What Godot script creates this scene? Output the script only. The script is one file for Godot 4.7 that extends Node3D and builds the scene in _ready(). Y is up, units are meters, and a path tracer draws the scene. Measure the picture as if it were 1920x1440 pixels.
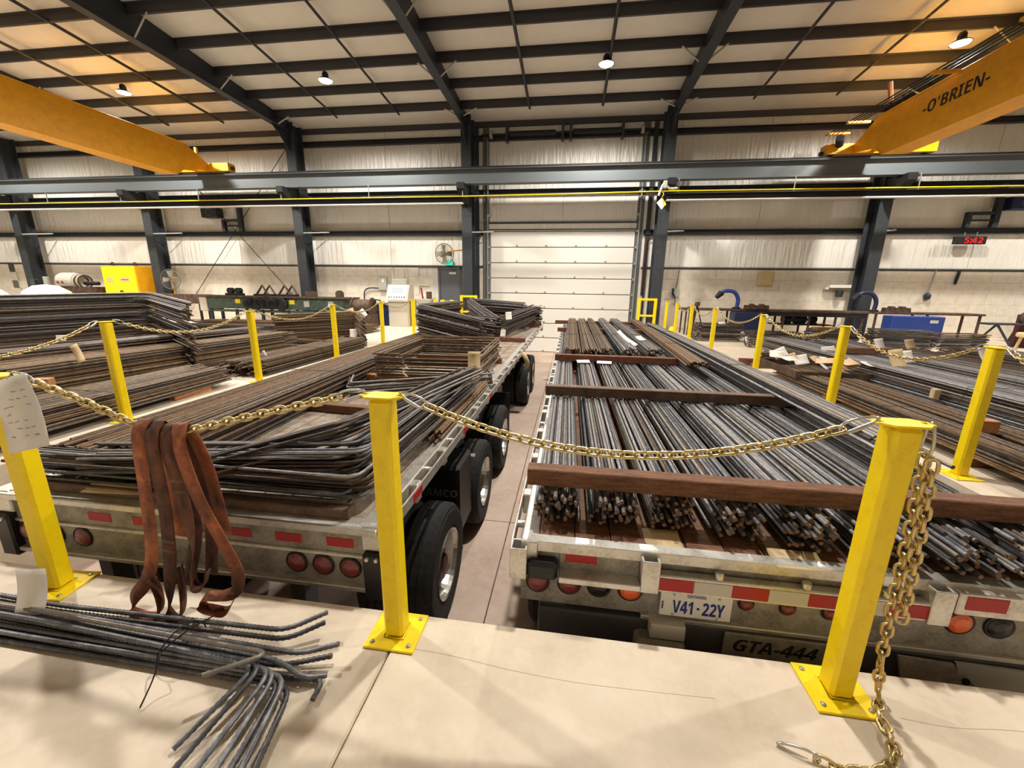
extends Node3D
# A steel fabricator's loading hall: two flatbed trailers in a sunken bay, loaded with reinforcing bar.

const EX := 1.2
const ROWS_X := [-25.4, -16.28, -8.44, 0.74, 10.18, 19.4]
const ROWS_Z := [-14.4, -5.4]
const COLS := [-35.1, -27.35, -19.85, -12.15, -4.45, 3.45, 11.2, 19.0, 26.8]
const ZW := -18.45      # inner face of the far wall
const PIT := -1.2       # floor of the sunken bay
const PX0 := -5.27      # side edges of the bay
const PX1 := 3.62
const ZE := -1.71       # dock edge nearest the camera
const ZF := 6.0         # inner face of the wall behind the camera
const DECK := 0.385     # trailer deck height

var M := {}
var used := {}
var shapes := {}
var rng := RandomNumberGenerator.new()

# ------------------------------------------------------------------ naming
func numbered(called: String) -> String:
	var n: int = used.get(called, 0)
	used[called] = n + 1
	return called if n == 0 else "%s_%03d" % [called, n]

func tag(o: Node3D, label: String, category: String, group := "", kind := "") -> Node3D:
	if label != "": o.set_meta("label", label)
	if category != "": o.set_meta("category", category)
	if group != "": o.set_meta("group", group)
	if kind != "": o.set_meta("kind", kind)
	return o

func thing(called: String, label: String, category: String, at := Vector3.ZERO, turn := 0.0, group := "", kind := "") -> Node3D:
	var o = Node3D.new()
	o.name = numbered(called)
	add_child(o)
	o.position = at
	o.rotation.y = turn
	return tag(o, label, category, group, kind)

func put(parent: Node3D, called: String, mesh: Mesh, m, x: Transform3D) -> MeshInstance3D:
	var o = MeshInstance3D.new()
	var names: Dictionary = parent.get_meta("_n") if parent.has_meta("_n") else {}
	var k: int = names.get(called, 0)
	names[called] = k + 1
	parent.set_meta("_n", names)
	o.name = called if k == 0 else "%s_%03d" % [called, k]
	o.mesh = mesh
	if m is Array:
		for i in m.size(): o.set_surface_override_material(i, M[m[i]])
	else:
		o.material_override = M[m]
	o.transform = x
	o.cast_shadow = GeometryInstance3D.SHADOW_CASTING_SETTING_ON
	parent.add_child(o)
	return o

func part(parent: Node3D, called: String, mesh: Mesh, m, at := Vector3.ZERO, rot := Vector3.ZERO, sc := Vector3.ONE) -> MeshInstance3D:
	return put(parent, called, mesh, m, Transform3D(Basis.from_euler(rot) * Basis.from_scale(sc), at))

func bx(parent: Node3D, called: String, m, lo: Vector3, hi: Vector3, bevel := 0.004) -> MeshInstance3D:
	var s = hi - lo
	return part(parent, called, cbox(s, minf(bevel, minf(s.x, minf(s.y, s.z)) * 0.3)), m, (lo + hi) * 0.5)

func clear_names(o: Node) -> void:
	if o.has_meta("_n"): o.remove_meta("_n")
	for c in o.get_children(): clear_names(c)

# ------------------------------------------------------------------ shapes
func quad(st: SurfaceTool, a: Vector3, b: Vector3, c: Vector3, d: Vector3) -> void:
	for p in [a, b, c, a, c, d]: st.add_vertex(p)

func cbox(s: Vector3, b: float) -> Mesh:
	var key = "b%.4f,%.4f,%.4f,%.4f" % [s.x, s.y, s.z, b]
	if shapes.has(key): return shapes[key]
	var st = SurfaceTool.new()
	st.begin(Mesh.PRIMITIVE_TRIANGLES)
	st.set_smooth_group(-1)
	var h = s * 0.5
	var i = h - Vector3(b, b, b)
	for ax in 3:
		var u = (ax + 1) % 3
		var v = (ax + 2) % 3
		for sg in [-1.0, 1.0]:
			var q = []
			for k in [[-1, -1], [1, -1], [1, 1], [-1, 1]]:
				var p = Vector3.ZERO
				p[ax] = h[ax] * sg
				p[u] = i[u] * k[0]
				p[v] = i[v] * k[1]
				q.append(p)
			if sg > 0: quad(st, q[0], q[3], q[2], q[1])
			else: quad(st, q[0], q[1], q[2], q[3])
		for s1 in [-1.0, 1.0]:
			for s2 in [-1.0, 1.0]:
				var q = []
				for e in [-1.0, 1.0]:
					var p = Vector3.ZERO
					p[ax] = i[ax] * e
					p[u] = h[u] * s1
					p[v] = i[v] * s2
					q.append(p)
				for e in [1.0, -1.0]:
					var p = Vector3.ZERO
					p[ax] = i[ax] * e
					p[u] = i[u] * s1
					p[v] = h[v] * s2
					q.append(p)
				if s1 * s2 > 0: quad(st, q[0], q[3], q[2], q[1])
				else: quad(st, q[0], q[1], q[2], q[3])
	for sx in [-1.0, 1.0]:
		for sy in [-1.0, 1.0]:
			for sz in [-1.0, 1.0]:
				var p1 = Vector3(h.x * sx, i.y * sy, i.z * sz)
				var p2 = Vector3(i.x * sx, h.y * sy, i.z * sz)
				var p3 = Vector3(i.x * sx, i.y * sy, h.z * sz)
				var q = [p1, p3, p2] if sx * sy * sz > 0 else [p1, p2, p3]
				for p in q: st.add_vertex(p)
	st.generate_normals()
	var me = st.commit()
	shapes[key] = me
	return me

# a tube along points; ends closed; the caps are surface 1 when own_caps
func tube(pts: Array, r, sides := 8, closed := false, own_caps := false, flat := 1.0) -> Mesh:
	var n = pts.size()
	var st = SurfaceTool.new()
	st.begin(Mesh.PRIMITIVE_TRIANGLES)
	st.set_smooth_group(0)
	var rings = []
	var up = Vector3.ZERO
	for k in n:
		var a: Vector3 = pts[(k - 1 + n) % n] if closed else pts[maxi(k - 1, 0)]
		var b: Vector3 = pts[(k + 1) % n] if closed else pts[mini(k + 1, n - 1)]
		var d = (b - a).normalized()
		if up == Vector3.ZERO: up = d.cross(Vector3.UP if absf(d.y) < 0.9 else Vector3.RIGHT).normalized()
		up = (up - d * up.dot(d)).normalized()
		var w = d.cross(up)
		var ring = []
		var rr: float = r[k] if r is Array else r
		for j in sides:
			var t = TAU * j / sides
			ring.append(pts[k] + (up * cos(t) * flat + w * sin(t)) * rr)
		rings.append(ring)
	for k in (n if closed else n - 1):
		var A: Array = rings[k]
		var B: Array = rings[(k + 1) % n]
		for j in sides:
			var j2 = (j + 1) % sides
			quad(st, A[j], B[j], B[j2], A[j2])
	if closed:
		st.generate_normals()
		return st.commit()
	var cap = st
	var me: ArrayMesh = null
	if own_caps:
		st.generate_normals()
		me = st.commit()
		cap = SurfaceTool.new()
		cap.begin(Mesh.PRIMITIVE_TRIANGLES)
	cap.set_smooth_group(-1)
	for e in [0, n - 1]:
		var R: Array = rings[e]
		for j in range(1, sides - 1):
			var q = [R[0], R[j], R[j + 1]] if e == 0 else [R[0], R[j + 1], R[j]]
			for p in q: cap.add_vertex(p)
	cap.generate_normals()
	return cap.commit(me) if own_caps else cap.commit()

func lathe(profile: Array, seg := 24) -> Mesh:   # profile of Vector2(radius, height) from the bottom up, round y
	var st = SurfaceTool.new()
	st.begin(Mesh.PRIMITIVE_TRIANGLES)
	st.set_smooth_group(-1)
	for k in profile.size() - 1:
		for j in seg:
			var a = TAU * j / seg
			var b = TAU * (j + 1) / seg
			var p: Vector2 = profile[k]
			var q: Vector2 = profile[k + 1]
			quad(st, Vector3(p.x * cos(a), p.y, p.x * sin(a)), Vector3(p.x * cos(b), p.y, p.x * sin(b)), Vector3(q.x * cos(b), q.y, q.x * sin(b)), Vector3(q.x * cos(a), q.y, q.x * sin(a)))
	st.index()
	st.generate_normals()
	return st.commit()

# a polygon in x and y, drawn out along z from -d/2 to d/2
func prism(poly: Array, d: float) -> Mesh:
	var pts = PackedVector2Array(poly)
	if Geometry2D.is_polygon_clockwise(pts): pts.reverse()
	var st = SurfaceTool.new()
	st.begin(Mesh.PRIMITIVE_TRIANGLES)
	st.set_smooth_group(-1)
	var tri = Geometry2D.triangulate_polygon(pts)
	for k in range(0, tri.size(), 3):
		for o in [0, 2, 1]: st.add_vertex(Vector3(pts[tri[k + o]].x, pts[tri[k + o]].y, d * 0.5))
		for o in [0, 1, 2]: st.add_vertex(Vector3(pts[tri[k + o]].x, pts[tri[k + o]].y, -d * 0.5))
	for k in pts.size():
		var a = pts[k]
		var b = pts[(k + 1) % pts.size()]
		quad(st, Vector3(a.x, a.y, d * 0.5), Vector3(b.x, b.y, d * 0.5), Vector3(b.x, b.y, -d * 0.5), Vector3(a.x, a.y, -d * 0.5))
	st.generate_normals()
	return st.commit()

# an I section lying along z: flange width, depth, flange and web thickness
func isection(w: float, h: float, tf: float, tw: float, length: float) -> Mesh:
	var a = w * 0.5
	var b = h * 0.5
	var c = tw * 0.5
	return prism([Vector2(-a, -b), Vector2(a, -b), Vector2(a, -b + tf), Vector2(c, -b + tf), Vector2(c, b - tf), Vector2(a, b - tf), Vector2(a, b), Vector2(-a, b), Vector2(-a, b - tf), Vector2(-c, b - tf), Vector2(-c, -b + tf), Vector2(-a, -b + tf)], length)

func channel(w: float, h: float, t: float, length: float) -> Mesh:   # a C open to +x
	return prism([Vector2(0, -h / 2), Vector2(w, -h / 2), Vector2(w, -h / 2 + t), Vector2(t, -h / 2 + t), Vector2(t, h / 2 - t), Vector2(w, h / 2 - t), Vector2(w, h / 2), Vector2(0, h / 2)], length)

func ribbon(pts: Array, side: Array, w: float, t: float) -> Mesh:   # a strap: points, the direction of its width at each
	var st = SurfaceTool.new()
	st.begin(Mesh.PRIMITIVE_TRIANGLES)
	st.set_smooth_group(0)
	var R = []
	for k in pts.size():
		var d: Vector3 = (pts[mini(k + 1, pts.size() - 1)] - pts[maxi(k - 1, 0)]).normalized()
		var s: Vector3 = side[k] if side.size() > 1 else side[0]
		s = (s - d * s.dot(d)).normalized()
		var n = d.cross(s)
		R.append([pts[k] - s * w / 2 - n * t / 2, pts[k] + s * w / 2 - n * t / 2, pts[k] + s * w / 2 + n * t / 2, pts[k] - s * w / 2 + n * t / 2])
	for k in pts.size() - 1:
		for j in 4:
			quad(st, R[k][j], R[k + 1][j], R[k + 1][(j + 1) % 4], R[k][(j + 1) % 4])
	quad(st, R[0][0], R[0][1], R[0][2], R[0][3])
	quad(st, R[-1][3], R[-1][2], R[-1][1], R[-1][0])
	st.set_smooth_group(-1)
	st.generate_normals()
	return st.commit()

func smooth(pts: Array, n := 6) -> Array:   # a Catmull-Rom curve through the points
	var out = []
	for k in pts.size() - 1:
		var p0: Vector3 = pts[maxi(k - 1, 0)]
		var p1: Vector3 = pts[k]
		var p2: Vector3 = pts[k + 1]
		var p3: Vector3 = pts[mini(k + 2, pts.size() - 1)]
		for j in n: out.append(p1.cubic_interpolate(p2, p0, p3, float(j) / n))
	out.append(pts[-1])
	return out

func fillet(pts: Array, r: float, n := 4) -> Array:   # rounds the inner corners of a polyline
	var out = [pts[0]]
	for k in range(1, pts.size() - 1):
		var p: Vector3 = pts[k]
		var a: Vector3 = (pts[k - 1] - p)
		var b: Vector3 = (pts[k + 1] - p)
		var l = minf(r, minf(a.length(), b.length()) * 0.45)
		var s = p + a.normalized() * l
		var e = p + b.normalized() * l
		for j in n + 1:
			var t = float(j) / n
			out.append(s.lerp(p, t).lerp(p.lerp(e, t), t))
	out.append(pts[-1])
	return out

func cyl(r: float, h: float, seg := 20, r2 := -1.0) -> Mesh:
	var key = "c%.4f,%.4f,%d,%.4f" % [r, h, seg, r2]
	if not shapes.has(key):
		var c = r if r2 < 0 else r2
		var b = minf(minf(r, c) * 0.12, h * 0.2)
		shapes[key] = lathe([Vector2(0, -h / 2), Vector2(r - b, -h / 2), Vector2(r, -h / 2 + b), Vector2(c, h / 2 - b), Vector2(c - b, h / 2), Vector2(0, h / 2)], seg)
	return shapes[key]

func torus(R: float, r: float, seg := 20, sides := 6) -> Mesh:   # round y
	var key = "t%.4f,%.4f,%d" % [R, r, seg]
	if not shapes.has(key):
		var p = []
		for k in seg: p.append(Vector3(cos(TAU * k / seg) * R, 0, sin(TAU * k / seg) * R))
		shapes[key] = tube(p, r, sides, true)
	return shapes[key]

# ------------------------------------------------------------------ textures and materials
func C(r: int, g: int, b: int) -> Color:
	return Color8(r, g, b)

func noise(seed_: int, freq: float, oct := 4, kind := FastNoiseLite.TYPE_SIMPLEX_SMOOTH) -> FastNoiseLite:
	var n = FastNoiseLite.new()
	n.seed = seed_
	n.frequency = freq
	n.noise_type = kind
	n.fractal_octaves = oct
	return n

# layers of seamless noise mapped on a ramp of colours; stretch squeezes the pattern along x or y
func grain(seed_: int, size: int, freqs: Array, weights: Array, ramp: Array, contrast := 1.0, stretch := 1.0) -> ImageTexture:
	var layers = []
	for k in freqs.size():
		var im = noise(seed_ + k * 17, freqs[k]).get_seamless_image(size, size if stretch == 1.0 else int(size * stretch))
		if stretch != 1.0: im.resize(size, size, Image.INTERPOLATE_CUBIC)
		im.convert(Image.FORMAT_L8)
		layers.append(im.get_data())
	var out = PackedByteArray()
	out.resize(size * size * 3)
	var lut = []
	for k in 256:
		var t = clampf((k / 255.0 - 0.5) * contrast + 0.5, 0.0, 0.9999) * (ramp.size() - 1)
		lut.append((ramp[int(t)] as Color).lerp(ramp[int(t) + 1], t - int(t)))
	for k in size * size:
		var v = 0.0
		for j in layers.size(): v += layers[j][k] * weights[j]
		var c: Color = lut[clampi(int(v), 0, 255)]
		out[k * 3] = int(c.r * 255)
		out[k * 3 + 1] = int(c.g * 255)
		out[k * 3 + 2] = int(c.b * 255)
	return ImageTexture.create_from_image(Image.create_from_data(size, size, false, Image.FORMAT_RGB8, out))

func bumps(seed_: int, size: int, freq: float, strength: float, stretch := 1.0, oct := 4) -> ImageTexture:
	var im = noise(seed_, freq, oct).get_seamless_image(size if stretch == 1.0 else int(size * stretch), size)
	if stretch != 1.0: im.resize(size, size, Image.INTERPOLATE_CUBIC)
	im.convert(Image.FORMAT_RGBA8)
	im.bump_map_to_normal_map(strength)
	return ImageTexture.create_from_image(im)

func mat(called: String, c: Color, rough := 0.7, metal := 0.0, tex: Texture2D = null, scale := 1.0, normal: Texture2D = null, nscale := 1.0) -> StandardMaterial3D:
	var m = StandardMaterial3D.new()
	m.albedo_color = c
	m.roughness = rough
	m.metallic = metal
	if tex or normal:
		m.uv1_triplanar = true
		m.uv1_world_triplanar = true
		m.uv1_scale = Vector3.ONE * scale
	if tex: m.albedo_texture = tex
	if normal:
		m.normal_enabled = true
		m.normal_texture = normal
		m.normal_scale = nscale
	M[called] = m
	return m

func materials() -> void:
	var W = Color.WHITE
	var mott = grain(3, 512, [0.006, 0.03, 0.12], [0.5, 0.3, 0.2], [C(186, 170, 148), C(206, 191, 170), C(216, 202, 182), C(220, 208, 190)], 1.15)
	mat("dock_concrete", W, 0.55, 0.0, mott, 0.35, bumps(5, 256, 0.08, 1.2), 0.25)
	mat("pit_concrete", W, 0.62, 0.0, grain(9, 512, [0.008, 0.04, 0.15], [0.5, 0.3, 0.2], [C(166, 142, 128), C(186, 164, 149), C(200, 179, 165)], 1.3), 0.3)
	mat("crack", C(168, 150, 128), 0.9)
	mat("block", W, 0.75, 0.0, grain(12, 256, [0.02, 0.1], [0.6, 0.4], [C(206, 195, 178), C(222, 213, 197), C(228, 221, 208)], 1.2), 0.6, bumps(6, 256, 0.1, 2.0), 0.3)
	mat("liner", W, 0.34, 0.0, grain(14, 256, [0.01, 0.05], [0.7, 0.3], [C(218, 215, 207), C(227, 225, 218)], 1.0), 0.4, bumps(7, 256, 0.006, 7.0, 8.0, 3), 0.5)
	mat("roof_liner", W, 0.55, 0.0, grain(16, 256, [0.01, 0.06], [0.7, 0.3], [C(212, 208, 200), C(223, 220, 213)], 1.0), 0.4, bumps(8, 256, 0.02, 3.0), 0.3)
	mat("frame_steel", C(38, 42, 52), 0.55, 0.1)
	mat("purlin_steel", C(56, 55, 60), 0.6, 0.1)
	mat("column_steel", W, 0.5, 0.1, grain(18, 256, [0.02, 0.1], [0.6, 0.4], [C(44, 48, 54), C(60, 65, 71)], 1.2), 0.8)
	mat("runway", C(96, 103, 107), 0.5, 0.15)
	mat("black_steel", C(26, 26, 29), 0.6, 0.2)
	mat("chassis", C(74, 74, 76), 0.6, 0.1)
	mat("galv", C(168, 168, 164), 0.4, 0.6)
	mat("brace", C(176, 176, 172), 0.5, 0.2)
	mat("door_white", C(222, 220, 213), 0.42)
	mat("door_grey", C(92, 98, 106), 0.5)
	mat("seal", C(40, 40, 42), 0.7)
	mat("crane", W, 0.5, 0.0, grain(20, 256, [0.02, 0.09], [0.6, 0.4], [C(214, 146, 8), C(226, 160, 12), C(232, 168, 16)], 1.3), 0.5)
	mat("yellow", W, 0.42, 0.0, grain(22, 256, [0.03, 0.12], [0.6, 0.4], [C(240, 202, 2), C(250, 219, 8), C(252, 224, 14)], 1.2), 1.4)
	mat("zinc", W, 0.34, 0.85, grain(24, 256, [0.06, 0.2], [0.6, 0.4], [C(172, 150, 96), C(208, 188, 136), C(222, 206, 164)], 1.3), 4.0)
	mat("steel_bright", C(202, 200, 194), 0.28, 0.9)
	mat("alu", W, 0.4, 0.75, grain(26, 256, [0.02, 0.12], [0.6, 0.4], [C(178, 174, 164), C(212, 209, 202), C(224, 222, 216)], 1.5), 1.2)
	mat("alu_dull", W, 0.55, 0.25, grain(27, 256, [0.02, 0.12], [0.6, 0.4], [C(118, 111, 101), C(152, 146, 136), C(172, 168, 160)], 1.4), 1.2)
	mat("rubber", W, 0.85, 0.0, grain(28, 256, [0.03, 0.12], [0.5, 0.5], [C(22, 21, 21), C(32, 31, 31), C(52, 49, 46)], 1.4), 2.0)
	mat("black_plastic", C(20, 20, 22), 0.45)
	mat("lens_red", C(116, 12, 16), 0.25).clearcoat_enabled = true
	mat("lens_amber", C(232, 96, 6), 0.3).clearcoat_enabled = true
	mat("lens_dark", C(30, 24, 24), 0.25)
	mat("tape_red", C(168, 14, 20), 0.4)
	mat("tape_white", C(196, 192, 182), 0.4)
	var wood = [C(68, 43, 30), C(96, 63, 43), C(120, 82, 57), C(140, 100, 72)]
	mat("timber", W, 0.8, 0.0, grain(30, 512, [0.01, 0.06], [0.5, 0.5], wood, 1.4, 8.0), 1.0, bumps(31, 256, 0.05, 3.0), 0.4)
	mat("timber_red", W, 0.8, 0.0, grain(32, 256, [0.02, 0.1], [0.5, 0.5], [C(82, 46, 32), C(108, 63, 44), C(126, 80, 58)], 1.4), 1.0)
	mat("timber_pale", W, 0.8, 0.0, grain(33, 256, [0.02, 0.1], [0.5, 0.5], [C(158, 104, 66), C(190, 134, 92), C(204, 152, 110)], 1.3), 1.5)
	mat("deck_plank", W, 0.82, 0.0, grain(34, 512, [0.012, 0.06, 0.2], [0.5, 0.3, 0.2], [C(86, 72, 60), C(128, 112, 96), C(150, 136, 120), C(134, 150, 160)], 1.7), 0.5)
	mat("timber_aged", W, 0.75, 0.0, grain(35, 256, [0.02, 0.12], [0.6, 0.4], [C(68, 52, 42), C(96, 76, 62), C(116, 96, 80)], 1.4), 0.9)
	# reinforcing bar: mill scale and rust, four tones of each, mottled lengthwise
	var scale_ramps = [[C(74, 76, 84), C(112, 114, 120), C(144, 142, 140)], [C(98, 99, 105), C(138, 138, 142), C(166, 162, 158)], [C(52, 52, 57), C(80, 81, 87), C(112, 108, 104)], [C(102, 98, 94), C(134, 128, 122), C(148, 130, 112)]]
	var rust_ramps = [[C(72, 57, 43), C(102, 83, 63), C(128, 109, 88)], [C(86, 70, 54), C(118, 99, 76), C(144, 124, 100)], [C(50, 41, 34), C(74, 61, 50), C(100, 86, 71)], [C(92, 65, 42), C(122, 90, 60), C(134, 113, 88)]]
	for k in 4:
		mat("bar%d" % k, W, 0.45, 0.4, grain(40 + k, 256, [0.03, 0.14], [0.6, 0.4], scale_ramps[k], 1.5), 1.6)
		mat("rust%d" % k, W, 0.66, 0.25, grain(50 + k, 256, [0.03, 0.14], [0.6, 0.4], rust_ramps[k], 1.5), 1.6)
	var dark_ramps = [[C(42, 38, 37), C(70, 64, 60), C(100, 90, 80)], [C(54, 50, 50), C(86, 80, 76), C(118, 109, 98)], [C(34, 30, 29), C(56, 49, 44), C(84, 71, 60)], [C(60, 46, 37), C(92, 74, 58), C(122, 101, 82)]]
	for k in 4: mat("dark%d" % k, W, 0.5, 0.35, grain(70 + k, 256, [0.03, 0.14], [0.6, 0.4], dark_ramps[k], 1.5), 1.6)
	mat("bar_end", C(112, 86, 66), 0.6, 0.3)
	mat("rust_end", C(92, 66, 48), 0.7, 0.2)
	mat("wire", C(40, 38, 38), 0.55, 0.5)
	mat("paper", C(226, 222, 214), 0.8)
	mat("paper_tan", C(202, 178, 138), 0.85)
	mat("paper_pink", C(226, 182, 150), 0.85)
	mat("webbing", W, 0.75, 0.0, grain(60, 256, [0.012, 0.05, 0.2], [0.6, 0.25, 0.15], [C(62, 36, 27), C(108, 62, 42), C(156, 88, 54), C(200, 122, 76)], 1.7), 1.1, bumps(61, 256, 0.2, 2.0), 0.4)
	mat("webbing_dark", W, 0.8, 0.0, grain(66, 256, [0.012, 0.05, 0.2], [0.6, 0.25, 0.15], [C(38, 24, 20), C(70, 42, 32), C(104, 62, 44), C(132, 80, 56)], 1.6), 1.1, bumps(61, 256, 0.2, 2.0), 0.4)
	mat("blue", C(26, 58, 132), 0.5)
	mat("blue_dark", C(20, 34, 74), 0.45)
	mat("green_steel", W, 0.6, 0.1, grain(62, 256, [0.02, 0.1], [0.6, 0.4], [C(48, 62, 54), C(72, 92, 80), C(88, 104, 92)], 1.4), 0.8)
	mat("brown_steel", W, 0.7, 0.2, grain(63, 256, [0.02, 0.1], [0.6, 0.4], [C(52, 40, 32), C(80, 62, 50), C(112, 88, 70)], 1.4), 0.8)
	mat("box_grey", C(168, 168, 160), 0.5)
	mat("console", C(196, 190, 176), 0.5)
	mat("white_bag", C(232, 230, 224), 0.7)
	mat("red", C(160, 26, 18), 0.5)
	mat("maroon", C(74, 26, 22), 0.6)
	mat("print_black", C(18, 18, 20), 0.6)
	mat("print_blue", C(20, 44, 128), 0.5)
	mat("fan_guard", C(120, 112, 98), 0.45, 0.5)
	var g = mat("lamp_glow", C(255, 255, 250), 0.5)
	g.emission_enabled = true
	g.emission = Color(1.0, 0.96, 0.88)
	g.emission_energy_multiplier = 14.0
	g = mat("led_red", C(60, 4, 6), 0.5)
	g.emission_enabled = true
	g.emission = Color(1.0, 0.02, 0.05)
	g.emission_energy_multiplier = 2.4
	g = mat("exit_green", C(10, 120, 100), 0.5)
	g.emission_enabled = true
	g.emission = Color(0.1, 0.9, 0.7)
	g.emission_energy_multiplier = 0.9
	g = mat("screen_glow", C(150, 158, 160), 0.3)
	g.emission_enabled = true
	g.emission = Color(0.8, 0.9, 0.95)
	g.emission_energy_multiplier = 0.25

# ------------------------------------------------------------------ the order of building
func _ready() -> void:
	var cam = Camera3D.new()
	cam.name = "camera"
	cam.fov = 87.32
	cam.near = 0.05
	cam.far = 200.0
	cam.transform = Transform3D(Basis(Vector3.UP, deg_to_rad(7.942)) * Basis(Vector3.RIGHT, deg_to_rad(-13.58)) * Basis(Vector3.BACK, deg_to_rad(0.804)), Vector3(0, 1.7, 0))
	add_child(cam)
	cam.current = true
	var we = WorldEnvironment.new()
	we.name = "environment"
	var e = Environment.new()
	e.background_mode = Environment.BG_COLOR
	e.background_color = Color(0.02, 0.02, 0.025)
	e.tonemap_mode = Environment.TONE_MAPPER_LINEAR
	e.tonemap_exposure = EX
	e.sdfgi_enabled = true
	e.ssao_enabled = true
	e.ssil_enabled = true
	we.environment = e
	add_child(we)
	materials()
	high_bays()
	setting()
	cranes()
	trailers()
	left_load()
	right_load()
	barrier()
	straps()
	dock_bundle()
	side_stacks()
	wall_gear()
	for c in get_children(): clear_names(c)

func high_bays() -> void:
	var housing = lathe([Vector2(0.0, 0.26), Vector2(0.07, 0.26), Vector2(0.1, 0.2), Vector2(0.1, 0.1), Vector2(0.22, 0.03), Vector2(0.235, 0.0), Vector2(0.225, 0.0), Vector2(0.2, 0.03), Vector2(0.0, 0.05)], 24)
	var lens = lathe([Vector2(0.0, -0.03), Vector2(0.12, -0.026), Vector2(0.19, -0.012), Vector2(0.215, 0.01), Vector2(0.0, 0.02)], 24)
	for z in ROWS_Z:
		for x in ROWS_X:
			var y = 8.3 + (z + 14.4) * 0.083
			var bay: String = {-25.4: "over the yellow cabinet", -16.28: "above the yellow crane girder without lettering", -8.44: "over the long green bending bench", 0.74: "in front of the white sectional door", 10.18: "above the lettered yellow crane girder", 19.4: "beyond the lettered crane girder"}[x]
			var t = thing("high_bay_lamp", "high-bay lamp %s, row %s" % [bay, "by the far wall" if z < -10 else "over the trailer tails"], "lamp", Vector3(x, y, z), 0.0, "high-bay lamps")
			part(t, "housing", housing, "black_steel")
			part(t, "lens", lens, "lamp_glow")
			part(t, "hanger", cyl(0.012, 0.3, 8), "galv", Vector3(0, 0.4, 0))
			var a = SpotLight3D.new()
			a.name = "high_bay_light"
			a.light_color = Color(1.0, 0.972, 0.93)
			a.light_energy = 74.0
			a.light_size = 0.19
			a.spot_angle = 81.0
			a.spot_angle_attenuation = 0.55
			a.spot_range = 60.0
			a.spot_attenuation = 2.0
			a.shadow_enabled = true
			a.rotation_degrees = Vector3(-90, 0, 0)
			a.position = Vector3(0, -0.05, 0)
			t.add_child(a)

# ------------------------------------------------------------------ floor, walls, roof, frame
func roof_y(z: float) -> float:      # underside of the purlins
	return 8.2 + (z + 16.8) * 0.083

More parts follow.
